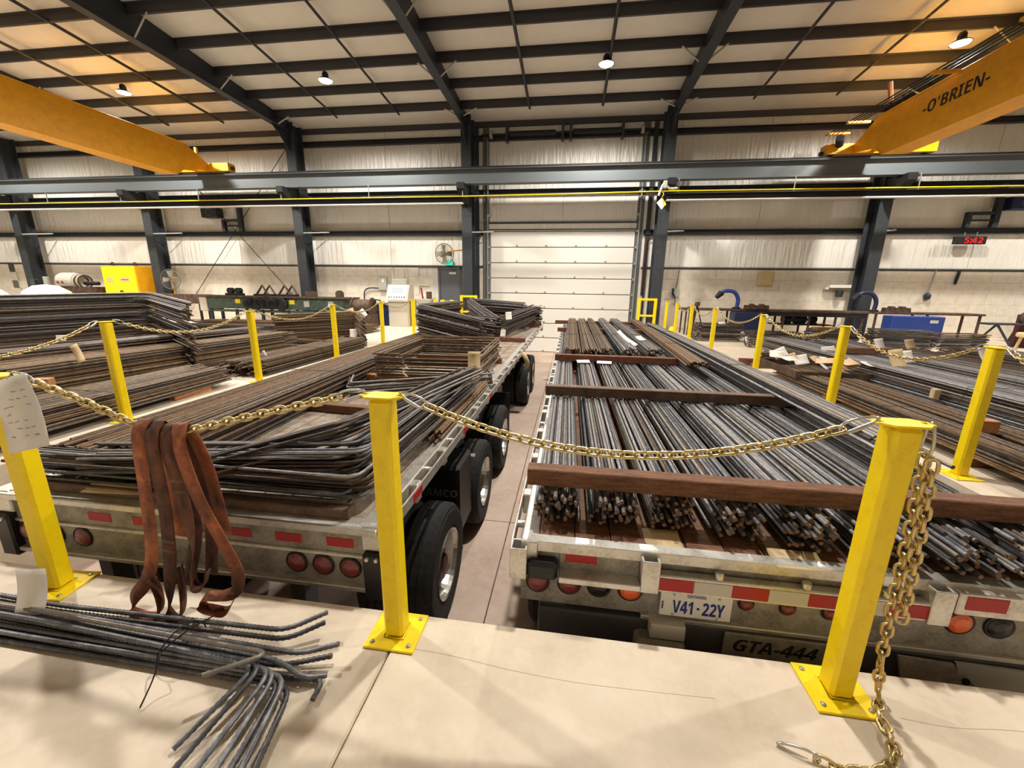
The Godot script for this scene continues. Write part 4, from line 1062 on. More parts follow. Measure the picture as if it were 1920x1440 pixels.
func barrier() -> void:
	var e = 0.085
	var fz = -1.585
	post(Vector3(-2.815, 0, fz), 0.12, "yellow chain post with a written sheet hung on it", "")
	post(Vector3(-0.787, 0, fz), 0.0, "yellow chain post at the dock edge between the two trailers", "")
	post(Vector3(1.222, 0, fz), 0.0, "yellow chain post with a loose chain hanging down to the floor", "")
	post(Vector3(3.25, 0, fz), 0.0, "yellow chain post at the dock corner beyond the plated trailer", "")
	post(Vector3(-4.84, 0, fz), 0.0, "yellow chain post at the dock corner beyond the written sheet", "")
	var y = TOP + 0.012
	chain("gold zinc chain hung between posts in front of the plated trailer", "", sagging(Vector3(-0.787 + e, y, fz), Vector3(1.222 - e, y, fz), 0.21), true, [true, true])
	chain("gold zinc chain sagging under the orange straps", "", smooth([Vector3(-2.815 + e, y, fz), Vector3(-2.36, 1.13, fz), Vector3(-2.1, 1.032, fz), Vector3(-1.94, 1.0, fz), Vector3(-1.8, 1.006, fz), Vector3(-1.495, 1.087, fz), Vector3(-1.08, 1.193, fz), Vector3(-0.787 - e, y, fz)], 5), true, [true, true])
	chain("gold zinc chain leaving the sheet post along the dock", "", sagging(Vector3(-4.84 + e, y, fz), Vector3(-2.815 - e, y, fz), 0.2), true, [true, true])
	# the loose end: down from the cap, then across the slab
	var loose = smooth([Vector3(1.222 + e + 0.01, y - 0.01, fz), Vector3(1.318, 1.1, fz + 0.004), Vector3(1.335, 0.85, fz + 0.004), Vector3(1.35, 0.5, fz), Vector3(1.365, 0.2, fz), Vector3(1.385, 0.05, fz), Vector3(1.378, 0.016, -1.56), Vector3(1.335, 0.015, -1.5), Vector3(1.315, 0.015, -1.42), Vector3(1.285, 0.015, -1.34), Vector3(1.21, 0.015, -1.277), Vector3(1.09, 0.015, -1.25), Vector3(1.01, 0.015, -1.262), Vector3(0.955, 0.015, -1.29), Vector3(0.87, 0.012, -1.31)], 5)
	chain("loose gold chain hanging from post cap to the slab with a snap hook end", "", loose, true, [true, true])
	chain("doubled tail of gold chain hanging beside the loose chain", "", smooth([Vector3(1.322, 1.11, fz + 0.034), Vector3(1.338, 0.9, fz + 0.038), Vector3(1.356, 0.6, fz + 0.038), Vector3(1.366, 0.42, fz + 0.036)], 6), true, [false, false])
	# side rows
	var lz = [fz, -4.06, -6.28, -8.75, -11.2, -13.6, -16.0]
	for k in lz.size():
		if k > 0: post(Vector3(-5.42, 0, lz[k]), PI / 2, "%s yellow chain post from the dock corner, beside the rusty floor stacks" % ORD[k], "chain posts beside the rusty floor stacks")
		if k < 6: chain("%s gold chain span from the dock corner, beside the rusty floor stacks" % ORD[k], "chains beside the rusty floor stacks", sagging(Vector3(-5.42 if k else -4.84, y, lz[k] - e), Vector3(-5.42, y, lz[k + 1] + e), 0.24), k < 2, [true, true])
	var rz = [fz, -4.12, -6.15, -8.6, -11.3, -13.4, -15.2, -16.8]
	for k in rz.size():
		if k > 0: post(Vector3(3.76, 0, rz[k]), PI / 2, "%s yellow chain post from the dock corner, beside the grey floor stacks" % ORD[k], "chain posts beside the grey floor stacks")
		if k < 6: chain("%s gold chain span from the dock corner, beside the grey floor stacks" % ORD[k], "chains beside the grey floor stacks", sagging(Vector3(3.76 if k else 3.25, y, rz[k] - e), Vector3(3.76, y, rz[k + 1] + e), 0.27), k < 2, [true, true])
	# yellow pipe guards beside the big door
	for q in [[-4.35, -17.3, "yellow pipe guard frame at the exit-door side of the sectional door"], [3.1, -17.3, "yellow pipe guard frame at the bench side of the sectional door"]]:
		var g = thing("guard_frame", q[2], "guard", Vector3(q[0], 0, q[1]))
		for s in [-0.32, 0.32]: part(g, "upright", cbox(Vector3(0.11, 1.3, 0.11), 0.012), "yellow", Vector3(s, 0.65, 0))
		part(g, "top_rail", cbox(Vector3(0.75, 0.09, 0.09), 0.012), "yellow", Vector3(0, 1.27, 0))
		part(g, "mid_rail", cbox(Vector3(0.55, 0.08, 0.08), 0.012), "yellow", Vector3(0, 0.62, 0))
	for q in [[-6.6, "yellow bollard by the control console"], [-5.3, "yellow bollard in front of the grey exit door"], [-4.9, "yellow bollard beside the exit-door column"]]:
		var g = thing("bollard", q[1], "bollard", Vector3(q[0], 0, -16.6))
		part(g, "pipe", cyl(0.09, 1.12, 16), "yellow", Vector3(0, 0.57, 0))
		part(g, "foot_plate", cbox(Vector3(0.28, 0.012, 0.28), 0.003), "yellow", Vector3(0, 0.006, 0))
	# sheets of paper
	var t = thing("written_sheet", "grey sheet of handwritten notes hanging from a yellow post", "sheet", Vector3(-2.57, 1.08, -1.47))
	var across = Vector3(1, 0.2, 0.1).normalized()
	var down = Vector3(0.24, -0.96, 0.1).normalized()
	var face = across.cross(-down).normalized()
	var sp = []
	for k in 7: sp.append(down * (k / 6.0 - 0.5) * 0.35 + face * (-0.012 * sin(PI * k / 6.0)))
	var sh = part(t, "sheet", ribbon(sp, [across], 0.31, 0.0014), "paper")
	part(t, "cord", tube([down * -0.172 + across * 0.02, Vector3(-0.16, 0.165, -0.11)], 0.003, 5), "wire")
	rng.seed = 77
	for r in 7:
		for c in 4:
			if rng.randf() < 0.3: continue
			var u = -0.11 + c * 0.058 + rng.randf_range(-0.012, 0.012)
			var v = -0.11 + r * 0.036
			var lift = -0.012 * sin(PI * (v / 0.35 + 0.5)) + 0.0016
			var st = []
			for k in 4: st.append(across * (u + k * rng.randf_range(0.008, 0.013)) + down * (v + rng.randf_range(-0.004, 0.004)) + face * lift)
			part(sh, "pen_stroke", tube(st, 0.0012, 4), "print_blue")
	card("blank white tag tied to the bent rebar on the dock slab", Vector3(-2.58, 0.2, -1.34), Vector2(0.14, 0.22), Vector3(-0.3, 0.2, 0.04))

# ------------------------------------------------------------------ straps
func straps() -> void:
	var z = -1.585
	var S = Vector3(1, 0.0, 0)
	var runs = [
		["orange web strap draped over the chain, its end looped on the slab", [Vector3(-2.07, 0.34, z - 0.1), Vector3(-2.05, 0.6, z - 0.09), Vector3(-2.03, 0.9, z - 0.06), Vector3(-2.01, 1.035, z - 0.02), Vector3(-2.005, 1.045, z + 0.015), Vector3(-2.01, 0.97, z + 0.05), Vector3(-2.025, 0.66, z + 0.06), Vector3(-2.05, 0.36, z + 0.07), Vector3(-2.1, 0.2, z + 0.085), Vector3(-2.18, 0.1, z + 0.1), Vector3(-2.19, 0.04, z + 0.11), Vector3(-2.13, 0.01, z + 0.12), Vector3(-2.05, 0.018, z + 0.12), Vector3(-2.01, 0.07, z + 0.115), Vector3(-2.025, 0.15, z + 0.1), Vector3(-2.06, 0.22, z + 0.09)], [S]],
		["brown web strap hanging in a long loop beside the orange one", [Vector3(-1.99, 0.1, z - 0.02), Vector3(-1.95, 0.4, z - 0.09), Vector3(-1.945, 0.8, z - 0.07), Vector3(-1.945, 1.025, z - 0.02), Vector3(-1.94, 1.034, z + 0.018), Vector3(-1.935, 0.95, z + 0.055), Vector3(-1.93, 0.62, z + 0.06), Vector3(-1.945, 0.34, z + 0.075), Vector3(-1.975, 0.14, z + 0.09), Vector3(-1.985, 0.05, z + 0.1), Vector3(-1.95, 0.01, z + 0.11), Vector3(-1.91, 0.03, z + 0.105), Vector3(-1.895, 0.12, z + 0.09), Vector3(-1.905, 0.3, z + 0.07)], [S]],
		["dark dirty web strap at the lowest point of the chain", [Vector3(-1.86, 0.16, z - 0.05), Vector3(-1.85, 0.5, z - 0.09), Vector3(-1.87, 0.9, z - 0.06), Vector3(-1.88, 1.018, z - 0.02), Vector3(-1.875, 1.026, z + 0.018), Vector3(-1.865, 0.94, z + 0.05), Vector3(-1.83, 0.66, z + 0.05), Vector3(-1.83, 0.42, z + 0.05), Vector3(-1.85, 0.26, z + 0.055), Vector3(-1.83, 0.19, z + 0.07), Vector3(-1.78, 0.2, z + 0.07), Vector3(-1.765, 0.27, z + 0.05)], [S]],
		["orange web strap swinging out with a folded end above the slab", [Vector3(-1.76, 0.4, z - 0.08), Vector3(-1.78, 0.8, z - 0.06), Vector3(-1.81, 1.02, z - 0.02), Vector3(-1.805, 1.03, z + 0.02), Vector3(-1.79, 0.93, z + 0.05), Vector3(-1.74, 0.68, z + 0.05), Vector3(-1.67, 0.48, z + 0.045), Vector3(-1.62, 0.34, z + 0.04), Vector3(-1.605, 0.25, z + 0.04), Vector3(-1.63, 0.17, z + 0.05), Vector3(-1.71, 0.14, z + 0.06), Vector3(-1.79, 0.13, z + 0.07), Vector3(-1.8, 0.085, z + 0.08), Vector3(-1.72, 0.075, z + 0.09), Vector3(-1.65, 0.085, z + 0.09), Vector3(-1.61, 0.15, z + 0.08)], [S]],
	]
	for q in runs:
		var t = thing("web_strap", q[0], "strap", Vector3.ZERO)
		var p = smooth(q[1], 5)
		var sides = []
		for k in p.size():
			var f = clampf((float(k) / p.size() - 0.56) / 0.14, 0.0, 1.0)
			sides.append((q[2][0] as Vector3).lerp(Vector3(0.35, 0.1, 1.0), f * 0.85))
		q[2] = sides
		var w = part(t, "webbing", ribbon(p, q[2], 0.074, 0.0045), "webbing" if "orange web" in q[0] else "webbing_dark")
		for f in [0.5, 0.52]:
			var k = int(f * p.size())
			part(w, "stitching", ribbon([p[k], p[k].lerp(p[k + 1], 0.3)], [sides[k]], 0.07, 0.0062), "timber")

# ------------------------------------------------------------------ bent bars on the dock slab
func ribbed(pts: Array, r: float, m: int, t: Node3D) -> void:
	var path = []
	var src = fillet(pts, 0.07, 5)
	var rad = []
	for k in src.size() - 1:
		var a: Vector3 = src[k]
		var b: Vector3 = src[k + 1]
		var n = maxi(1, int((b - a).length() / 0.011))
		for j in n:
			path.append(a.lerp(b, float(j) / n))
			rad.append(r * (1.0 if path.size() % 2 == 0 else 0.8))
	path.append(src[-1])
	rad.append(r * 0.9)
	put(t, "bent_bar", tube(path, rad, 8, false, true), ["bar%d" % m, "bar_end"], Transform3D())

func dock_bundle() -> void:
	var o = Vector3(-1.6, 0, -1.25)
	var t = thing("bent_rebar_bundle", "tied bundle of dark ribbed hooked rebar lying on the dock slab", "rebar", o)
	var V = func(x: float, y: float, z: float) -> Vector3: return Vector3(x, y, z) - o
	var r = 0.0125
	var rows = [
		[[-3.6, 0.095, -1.41], [-2.5, 0.095, -1.385], [-1.28, 0.085, -1.43], [-1.12, 0.12, -1.53]],
		[[-3.6, 0.07, -1.4], [-2.5, 0.072, -1.37], [-1.26, 0.06, -1.405], [-1.11, 0.1, -1.49]],
		[[-3.6, 0.09, -1.36], [-2.5, 0.095, -1.345], [-1.15, 0.055, -1.35], [-0.985, 0.085, -1.4]],
		[[-3.6, 0.05, -1.38], [-2.5, 0.05, -1.345], [-1.22, 0.03, -1.3], [-0.995, 0.065, -1.355]],
		[[-3.6, 0.02, -1.36], [-2.5, 0.02, -1.33], [-1.17, 0.018, -1.26], [-0.99, 0.022, -1.275], [-0.985, 0.02, -1.19]],
		[[-3.6, 0.07, -1.34], [-2.5, 0.085, -1.32], [-1.21, 0.075, -1.29], [-1.06, 0.05, -1.25], [-0.99, 0.02, -1.3]],
		[[-3.6, 0.115, -1.33], [-2.6, 0.115, -1.325], [-1.23, 0.125, -1.275], [-1.41, 0.15, -1.12]],
		[[-3.6, 0.09, -1.31], [-2.5, 0.1, -1.29], [-1.27, 0.09, -1.24], [-1.38, 0.018, -0.945]],
		[[-3.6, 0.06, -1.32], [-2.5, 0.068, -1.3], [-1.24, 0.1, -1.245], [-1.32, 0.016, -0.86]],
		[[-3.6, 0.045, -1.29], [-2.5, 0.05, -1.275], [-1.2, 0.08, -1.24], [-1.24, 0.016, -0.84]],
		[[-3.6, 0.018, -1.31], [-2.5, 0.018, -1.285], [-1.18, 0.07, -1.245], [-1.16, 0.02, -0.84]],
		[[-3.6, 0.02, -1.275], [-2.5, 0.02, -1.255], [-1.15, 0.05, -1.225], [-1.11, 0.016, -0.85]],
		[[-3.6, 0.045, -1.26], [-2.5, 0.045, -1.245], [-1.13, 0.062, -1.235], [-1.065, 0.02, -0.86]],
		[[-3.6, 0.018, -1.245], [-2.5, 0.018, -1.23], [-1.1, 0.03, -1.22], [-1.02, 0.016, -0.87]],
	]
	for k in rows.size():
		var p = []
		for q in rows[k]: p.append(V.call(q[0], q[1], q[2]))
		ribbed(p, r, [0, 2, 0, 2, 2, 0, 3, 0, 2, 0, 0, 2, 0, 2][k], t)
	part(t, "tie_wire", tube(smooth([V.call(-1.75, 0.005, -1.2), V.call(-1.74, 0.1, -1.23), V.call(-1.73, 0.135, -1.33), V.call(-1.72, 0.08, -1.42), V.call(-1.72, 0.01, -1.43)], 4), 0.0032, 5), "wire")
	part(t, "tie_wire", tube(smooth([V.call(-1.74, 0.1, -1.225), V.call(-1.7, 0.12, -1.2), V.call(-1.68, 0.06, -1.14), V.call(-1.66, 0.012, -1.06)], 4), 0.0032, 5), "wire")
	part(t, "tie_wire", tube(smooth([V.call(-1.73, 0.1, -1.225), V.call(-1.68, 0.14, -1.3), V.call(-1.6, 0.17, -1.38)], 4), 0.0032, 5), "wire")

# ------------------------------------------------------------------ rebar stored on the side floors
func side_stacks() -> void:
	var V = func(x: float, y: float, z: float) -> Vector3: return Vector3(x, y, z)
	# beside the trailer with bent bars
	for q in [[-7.0, -3.2, -5.7], [-7.0, -5.4, -5.7], [-9.0, -5.3, -6.3], [-8.2, -8.0, -5.9]]:
		timber("rough timber bearer under the rusty floor bundles", "bearers under the rusty floor bundles", V.call(q[0], 0, q[1]), V.call(q[2], 0, q[1] + 0.05), 0.09, 0.1)
	bundle("rebar_bundle", "wide low bundle of rust-brown rebar nearest the sheet post", "", V.call(-6.05, 0.092, -2.5), V.call(-6.1, 0.092, -5.9), 1.05, 0.95, 19, 10, 0.013, "rust", 301, 0.2, 1.1, [0.5])
	bundle("rebar_bundle", "tall heap of rust-brown rebar behind the wide low bundle", "", V.call(-7.9, 0.095, -4.2), V.call(-7.2, 0.095, -9.0), 1.2, 1.1, 20, 18, 0.0145, "rust", 302, 0.25, 1.2, [0.3, 0.7])
	bundle("rebar_bundle", "rust-brown rebar bundle with dark ragged ends beside the chain posts", "", V.call(-6.02, 0.02, -6.6), V.call(-5.95, 0.02, -10.4), 0.85, 0.8, 16, 11, 0.0135, "rust", 303, 0.16, 1.1, [0.5])
	bundle("rebar_bundle", "long dark rebar bundle lying over the tall rusty heap", "", V.call(-8.6, 0.57, -3.6), V.call(-7.6, 0.57, -8.7), 0.5, 0.4, 12, 4, 0.014, "dark", 304, 0.3, 1.0, [0.4])
	bundle("rebar_bundle", "rusty rebar bundle running toward the green bending bench", "", V.call(-8.6, 0.02, -9.2), V.call(-7.6, 0.02, -14.2), 1.3, 1.2, 24, 11, 0.014, "rust", 305, 0.3, 1.0, [0.4, 0.8])
	bundle("rebar_bundle", "long rusty bundle lying crosswise in front of the green bending bench", "", V.call(-14.2, 0.02, -14.3), V.call(-8.9, 0.02, -14.8), 0.9, 0.9, 16, 10, 0.0145, "rust", 306, 0.3, 1.2, [0.4])
	bundle("rebar_bundle", "dark bundle lying crosswise behind the hairpin rebar pile", "", V.call(-15.6, 0.02, -12.4), V.call(-10.2, 0.02, -13.0), 0.9, 0.8, 16, 10, 0.0145, "dark", 307, 0.3, 1.2, [0.5])
	bundle("rebar_bundle", "rusty bundle lying crosswise between hairpin and V-bent piles", "", V.call(-12.6, 0.02, -10.6), V.call(-9.4, 0.02, -11.2), 0.8, 0.8, 15, 9, 0.0145, "rust", 308, 0.3, 1.2, [0.5])
	bent_pile("bent_rebar_pile", "tall dark pile of large hairpin-bent rebar near the yellow cabinet", "", V.call(-9.4, 0.12, -8.0), 0.0, [V.call(-2.3, -0.1, 4.9), V.call(0, 0.0, 0), V.call(2.6, -0.12, 1.55)], 0.0165, 72, 0.0186, V.call(0.06, 0, 0.08), "dark", 310, 0.35, 0.006)
	bent_pile("bent_rebar_pile", "rusty pile of V-bent rebar tagged with white papers", "", V.call(-6.45, 0.06, -11.6), 0.0, [V.call(-1.7, 0.0, 1.35), V.call(0, 0.05, 0), V.call(0.75, -0.04, 0.95)], 0.014, 54, 0.0148, V.call(0.05, 0, 0.07), "rust", 311, 0.06, 0.03)
	bent_pile("bent_rebar_pile", "flat rusty pile of L-bent rebar beside the ragged bundle", "", V.call(-7.6, 0.03, -9.8), 0.4, [V.call(1.4, 0.0, 0.9), V.call(0, 0.0, 0), V.call(0.3, 0, -1.2)], 0.013, 12, 0.023, V.call(0.06, 0, 0.08), "rust", 312, 0.06, 0.05)
	timber("pale orange offcut beside the dark ragged ends", "", V.call(-5.75, 0, -4.95), V.call(-5.72, 0, -5.55), 0.09, 0.12, "timber_pale")
	timber("pale timber block under the long dark bundle", "", V.call(-6.75, 0.36, -4.1), V.call(-6.55, 0.36, -4.15), 0.12, 0.1, "timber_pale")
	card("white tag on the front of the rusty V-bent pile", V.call(-6.35, 0.28, -11.2), Vector2(0.22, 0.28), Vector3(-0.2, 0.1, 0.05))
	card("white tag folded over the corner of the rusty V-bent pile", V.call(-6.2, 0.84, -11.5), Vector2(0.26, 0.26), Vector3(-0.3, 0.1, 0.7))
	card("tan tag on top of the rusty V-bent pile", V.call(-6.6, 0.9, -11.55), Vector2(0.24, 0.2), Vector3(-0.5, 0.1, 0.4), "paper_tan")
	card("pale curled tag on the tall rusty heap", V.call(-7.15, 0.66, -4.9), Vector2(0.1, 0.3), Vector3(-0.4, 0.3, 0.5), "paper_tan")
	card("white tag standing on the ragged bundle", V.call(-6.1, 0.3, -7.3), Vector2(0.06, 0.16), Vector3(-0.2, 0.1, 0.5))
	card("small white tag on the hairpin pile", V.call(-8.8, 0.72, -5.85), Vector2(0.14, 0.1), Vector3(-0.2, 0.4, 0.0))
	# beside the trailer with the licence plate
	for q in [[4.05, -4.4, 7.9], [4.05, -6.8, 7.8], [4.1, -9.6, 7.6]]:
		timber("rough timber bearer under the grey floor bundles", "bearers under the grey floor bundles", V.call(q[0], 0, q[1]), V.call(q[2], 0, q[1]), 0.1, 0.1)
	bundle("rebar_bundle", "rust-brown rebar bundle next to the chain posts of the plated trailer", "", V.call(4.22, 0.105, -2.9), V.call(4.3, 0.105, -8.4), 0.44, 0.44, 10, 7, 0.0125, "rust", 320, 0.3, 1.2, [0.5])
	bundle("rebar_bundle", "loose rust-brown rebar bundle between brown and grey stacks", "", V.call(4.86, 0.105, -2.7), V.call(4.84, 0.105, -8.8), 0.46, 0.42, 10, 6, 0.0125, "rust", 321, 0.35, 1.4, [0.4])
	bundle("rebar_bundle", "large grey rebar stack behind the brown bundles", "", V.call(5.75, 0.105, -3.0), V.call(5.55, 0.105, -11.6), 0.95, 0.9, 17, 16, 0.0135, "bar", 322, 0.3, 1.2, [0.35, 0.7])
	bundle("rebar_bundle", "second grey rebar stack toward the benches", "", V.call(7.05, 0.105, -3.6), V.call(6.9, 0.105, -11.8), 1.05, 1.0, 17, 15, 0.0135, "bar", 323, 0.3, 1.2, [0.3, 0.7])
	bundle("rebar_bundle", "third dark rebar stack toward the benches", "", V.call(8.7, 0.02, -4.6), V.call(8.4, 0.02, -12.0), 1.2, 1.1, 18, 12, 0.0135, "dark", 324, 0.3, 1.2, [0.4])
	bundle("rebar_bundle", "fourth dark rebar stack beside the red machine", "", V.call(11.2, 0.02, -6.0), V.call(10.8, 0.02, -12.4), 1.5, 1.4, 24, 10, 0.015, "dark", 325, 0.3, 0.9, [0.4])
	var hp = [V.call(-0.6, 0, 0.25), V.call(0.7, 0, 0.25), V.call(0.7, 0, -0.3), V.call(-0.7, 0, -0.3), V.call(-0.7, 0, 0.22)]
	var spots = [[5.0, -14.6, 0.05, "dark stirrup stack standing by the blue tank bench", 22], [6.15, -13.2, -0.05, "dark stirrup stack in front of the blue tank bench", 18], [8.4, -14.3, 0.2, "dark stirrup heap by the yellow tote", 20], [10.0, -13.9, -0.2, "dark stirrup heap under the second bench", 22], [11.8, -14.2, 0.1, "dark stirrup heap by the blue cabinet", 18]]
	for k in spots.size():
		var q: Array = spots[k]
		bent_pile("stirrup_stack", q[3], "", V.call(q[0], 0.02, q[1]), q[2], hp, 0.012, q[4], 0.026, V.call(0.05, 0, 0.06), "dark", 330 + k, 0.05, 0.06)
	timber("reddish timber sticking out past the chain posts", "", V.call(3.95, 0.0, -9.9), V.call(4.6, 0, -9.85), 0.16, 0.12, "timber_red")
	bundle("rebar_bundle", "short brown rebar bundle by the reddish timber end", "", V.call(4.8, 0.02, -10.6), V.call(6.3, 0.02, -10.9), 0.3, 0.3, 8, 8, 0.014, "rust", 340, 0.1, 0.9, [0.5])
	timber("pale pink end-cut block on the brown bundle", "", V.call(4.4, 0.24, -4.85), V.call(4.62, 0.24, -4.85), 0.13, 0.14, "timber_pale")
	timber("tan timber lying on the grey stack", "", V.call(5.5, 0.49, -8.9), V.call(6.4, 0.49, -8.95), 0.12, 0.14, "timber")
	timber("small pale block on the large grey stack side", "", V.call(5.13, 0.24, -6.3), V.call(5.21, 0.24, -6.3), 0.14, 0.08, "paper_tan")
	# dumped paper and cardboard
	rng.seed = 88
	for k in 13:
		var m: String = ["paper", "paper_pink", "paper_tan", "paper"][k % 4]
		card("crumpled %s scrap in the rubbish pile behind the chain posts" % {"paper": "white paper", "paper_pink": "pink card", "paper_tan": "tan card"}[m], V.call(4.65 + rng.randf_range(-0.5, 0.75), 0.36 + rng.randf_range(-0.04, 0.12), -8.3 + rng.randf_range(-0.6, 0.6)), Vector2(rng.randf_range(0.14, 0.34), rng.randf_range(0.14, 0.3)), Vector3(rng.randf_range(-1.4, -0.3), rng.randf_range(-1, 1), rng.randf_range(-0.6, 0.6)), m, "%s scraps in the rubbish pile" % m)
	var bin = thing("rubbish_tray", "dark steel tray holding paper scraps behind the chain posts", "tray", V.call(4.75, 0.19, -8.3))
	bx(bin, "tray_floor", "brown_steel", Vector3(-0.75, 0, -0.7), Vector3(0.75, 0.02, 0.7))
	for s in [-1.0, 1.0]:
		bx(bin, "tray_side", "brown_steel", Vector3(-0.75, 0.02, 0.69 * s - 0.012), Vector3(0.75, 0.13, 0.69 * s + 0.012))
		bx(bin, "tray_end", "brown_steel", Vector3(0.74 * s - 0.012, 0.02, -0.7), Vector3(0.74 * s + 0.012, 0.13, 0.7))
	for q in [[5.55, 0.6, -7.6, 0.26, 0.34, "large white tag standing on the grey stack"], [5.9, 0.6, -7.9, 0.24, 0.22, "smaller white tag behind the large tag"], [6.6, 0.62, -9.6, 0.2, 0.24, "white tag leaning on the second grey stack"], [7.4, 0.6, -9.9, 0.22, 0.22, "tan tag on the second grey stack"], [8.6, 0.48, -9.6, 0.24, 0.28, "white tag on the third dark stack"], [5.5, 0.5, -9.4, 0.3, 0.12, "white slip lying on the grey stack end"], [5.05, 0.6, -14.4, 0.25, 0.12, "white slip on the stirrup stack by the bench"], [5.45, 0.18, -13.2, 0.14, 0.3, "white slip hanging beside the stirrup stacks"], [5.45, 0.5, -3.9, 0.3, 0.26, "white sheet on the grey stack above the brown bundle"], [4.95, 0.2, -3.7, 0.24, 0.14, "pale sheet fallen on the loose brown bundle"]]:
		card(q[5], V.call(q[0], q[1], q[2]), Vector2(q[3], q[4]), Vector3(-0.45, 0.15, 0.12), "paper_tan" if "tan" in q[5] else "paper")

# ------------------------------------------------------------------ things along the far wall
func legs(t: Node3D, x0: float, x1: float, z0: float, z1: float, h: float, n: int, m: String, w := 0.08) -> void:
	for k in n:
		var x = lerpf(x0, x1, float(k) / (n - 1))
		for z in [z0, z1]: bx(t, "leg", m, Vector3(x - w / 2, 0, z - w / 2), Vector3(x + w / 2, h, z + w / 2))

func wall_fan(t: Node3D, at: Vector3, r: float, turn: Vector3) -> void:
	var o = part(t, "guard", torus(r, 0.018, 28), "fan_guard", at, turn)
	for k in range(1, 6): part(o, "guard_ring", torus(r * k / 6.0, 0.006, 24), "fan_guard", Vector3(0, 0.05 * (1 - k / 6.0), 0))
	for k in 20: part(o, "guard_spoke", tube([Vector3(0, 0.06, 0), Vector3(cos(TAU * k / 20) * r, 0, sin(TAU * k / 20) * r)], 0.005, 4), "fan_guard")
	for k in 4:
		part(o, "blade", prism([Vector2(0.06, -0.05), Vector2(r * 0.85, -0.16), Vector2(r * 0.92, 0.1), Vector2(0.06, 0.05)], 0.008), "box_grey", Vector3(0, -0.05, 0), Vector3(PI / 2 + 0.35, TAU * k / 4, 0))
	part(o, "motor", cyl(0.13, 0.26, 16), "crane", Vector3(0, -0.2, 0))

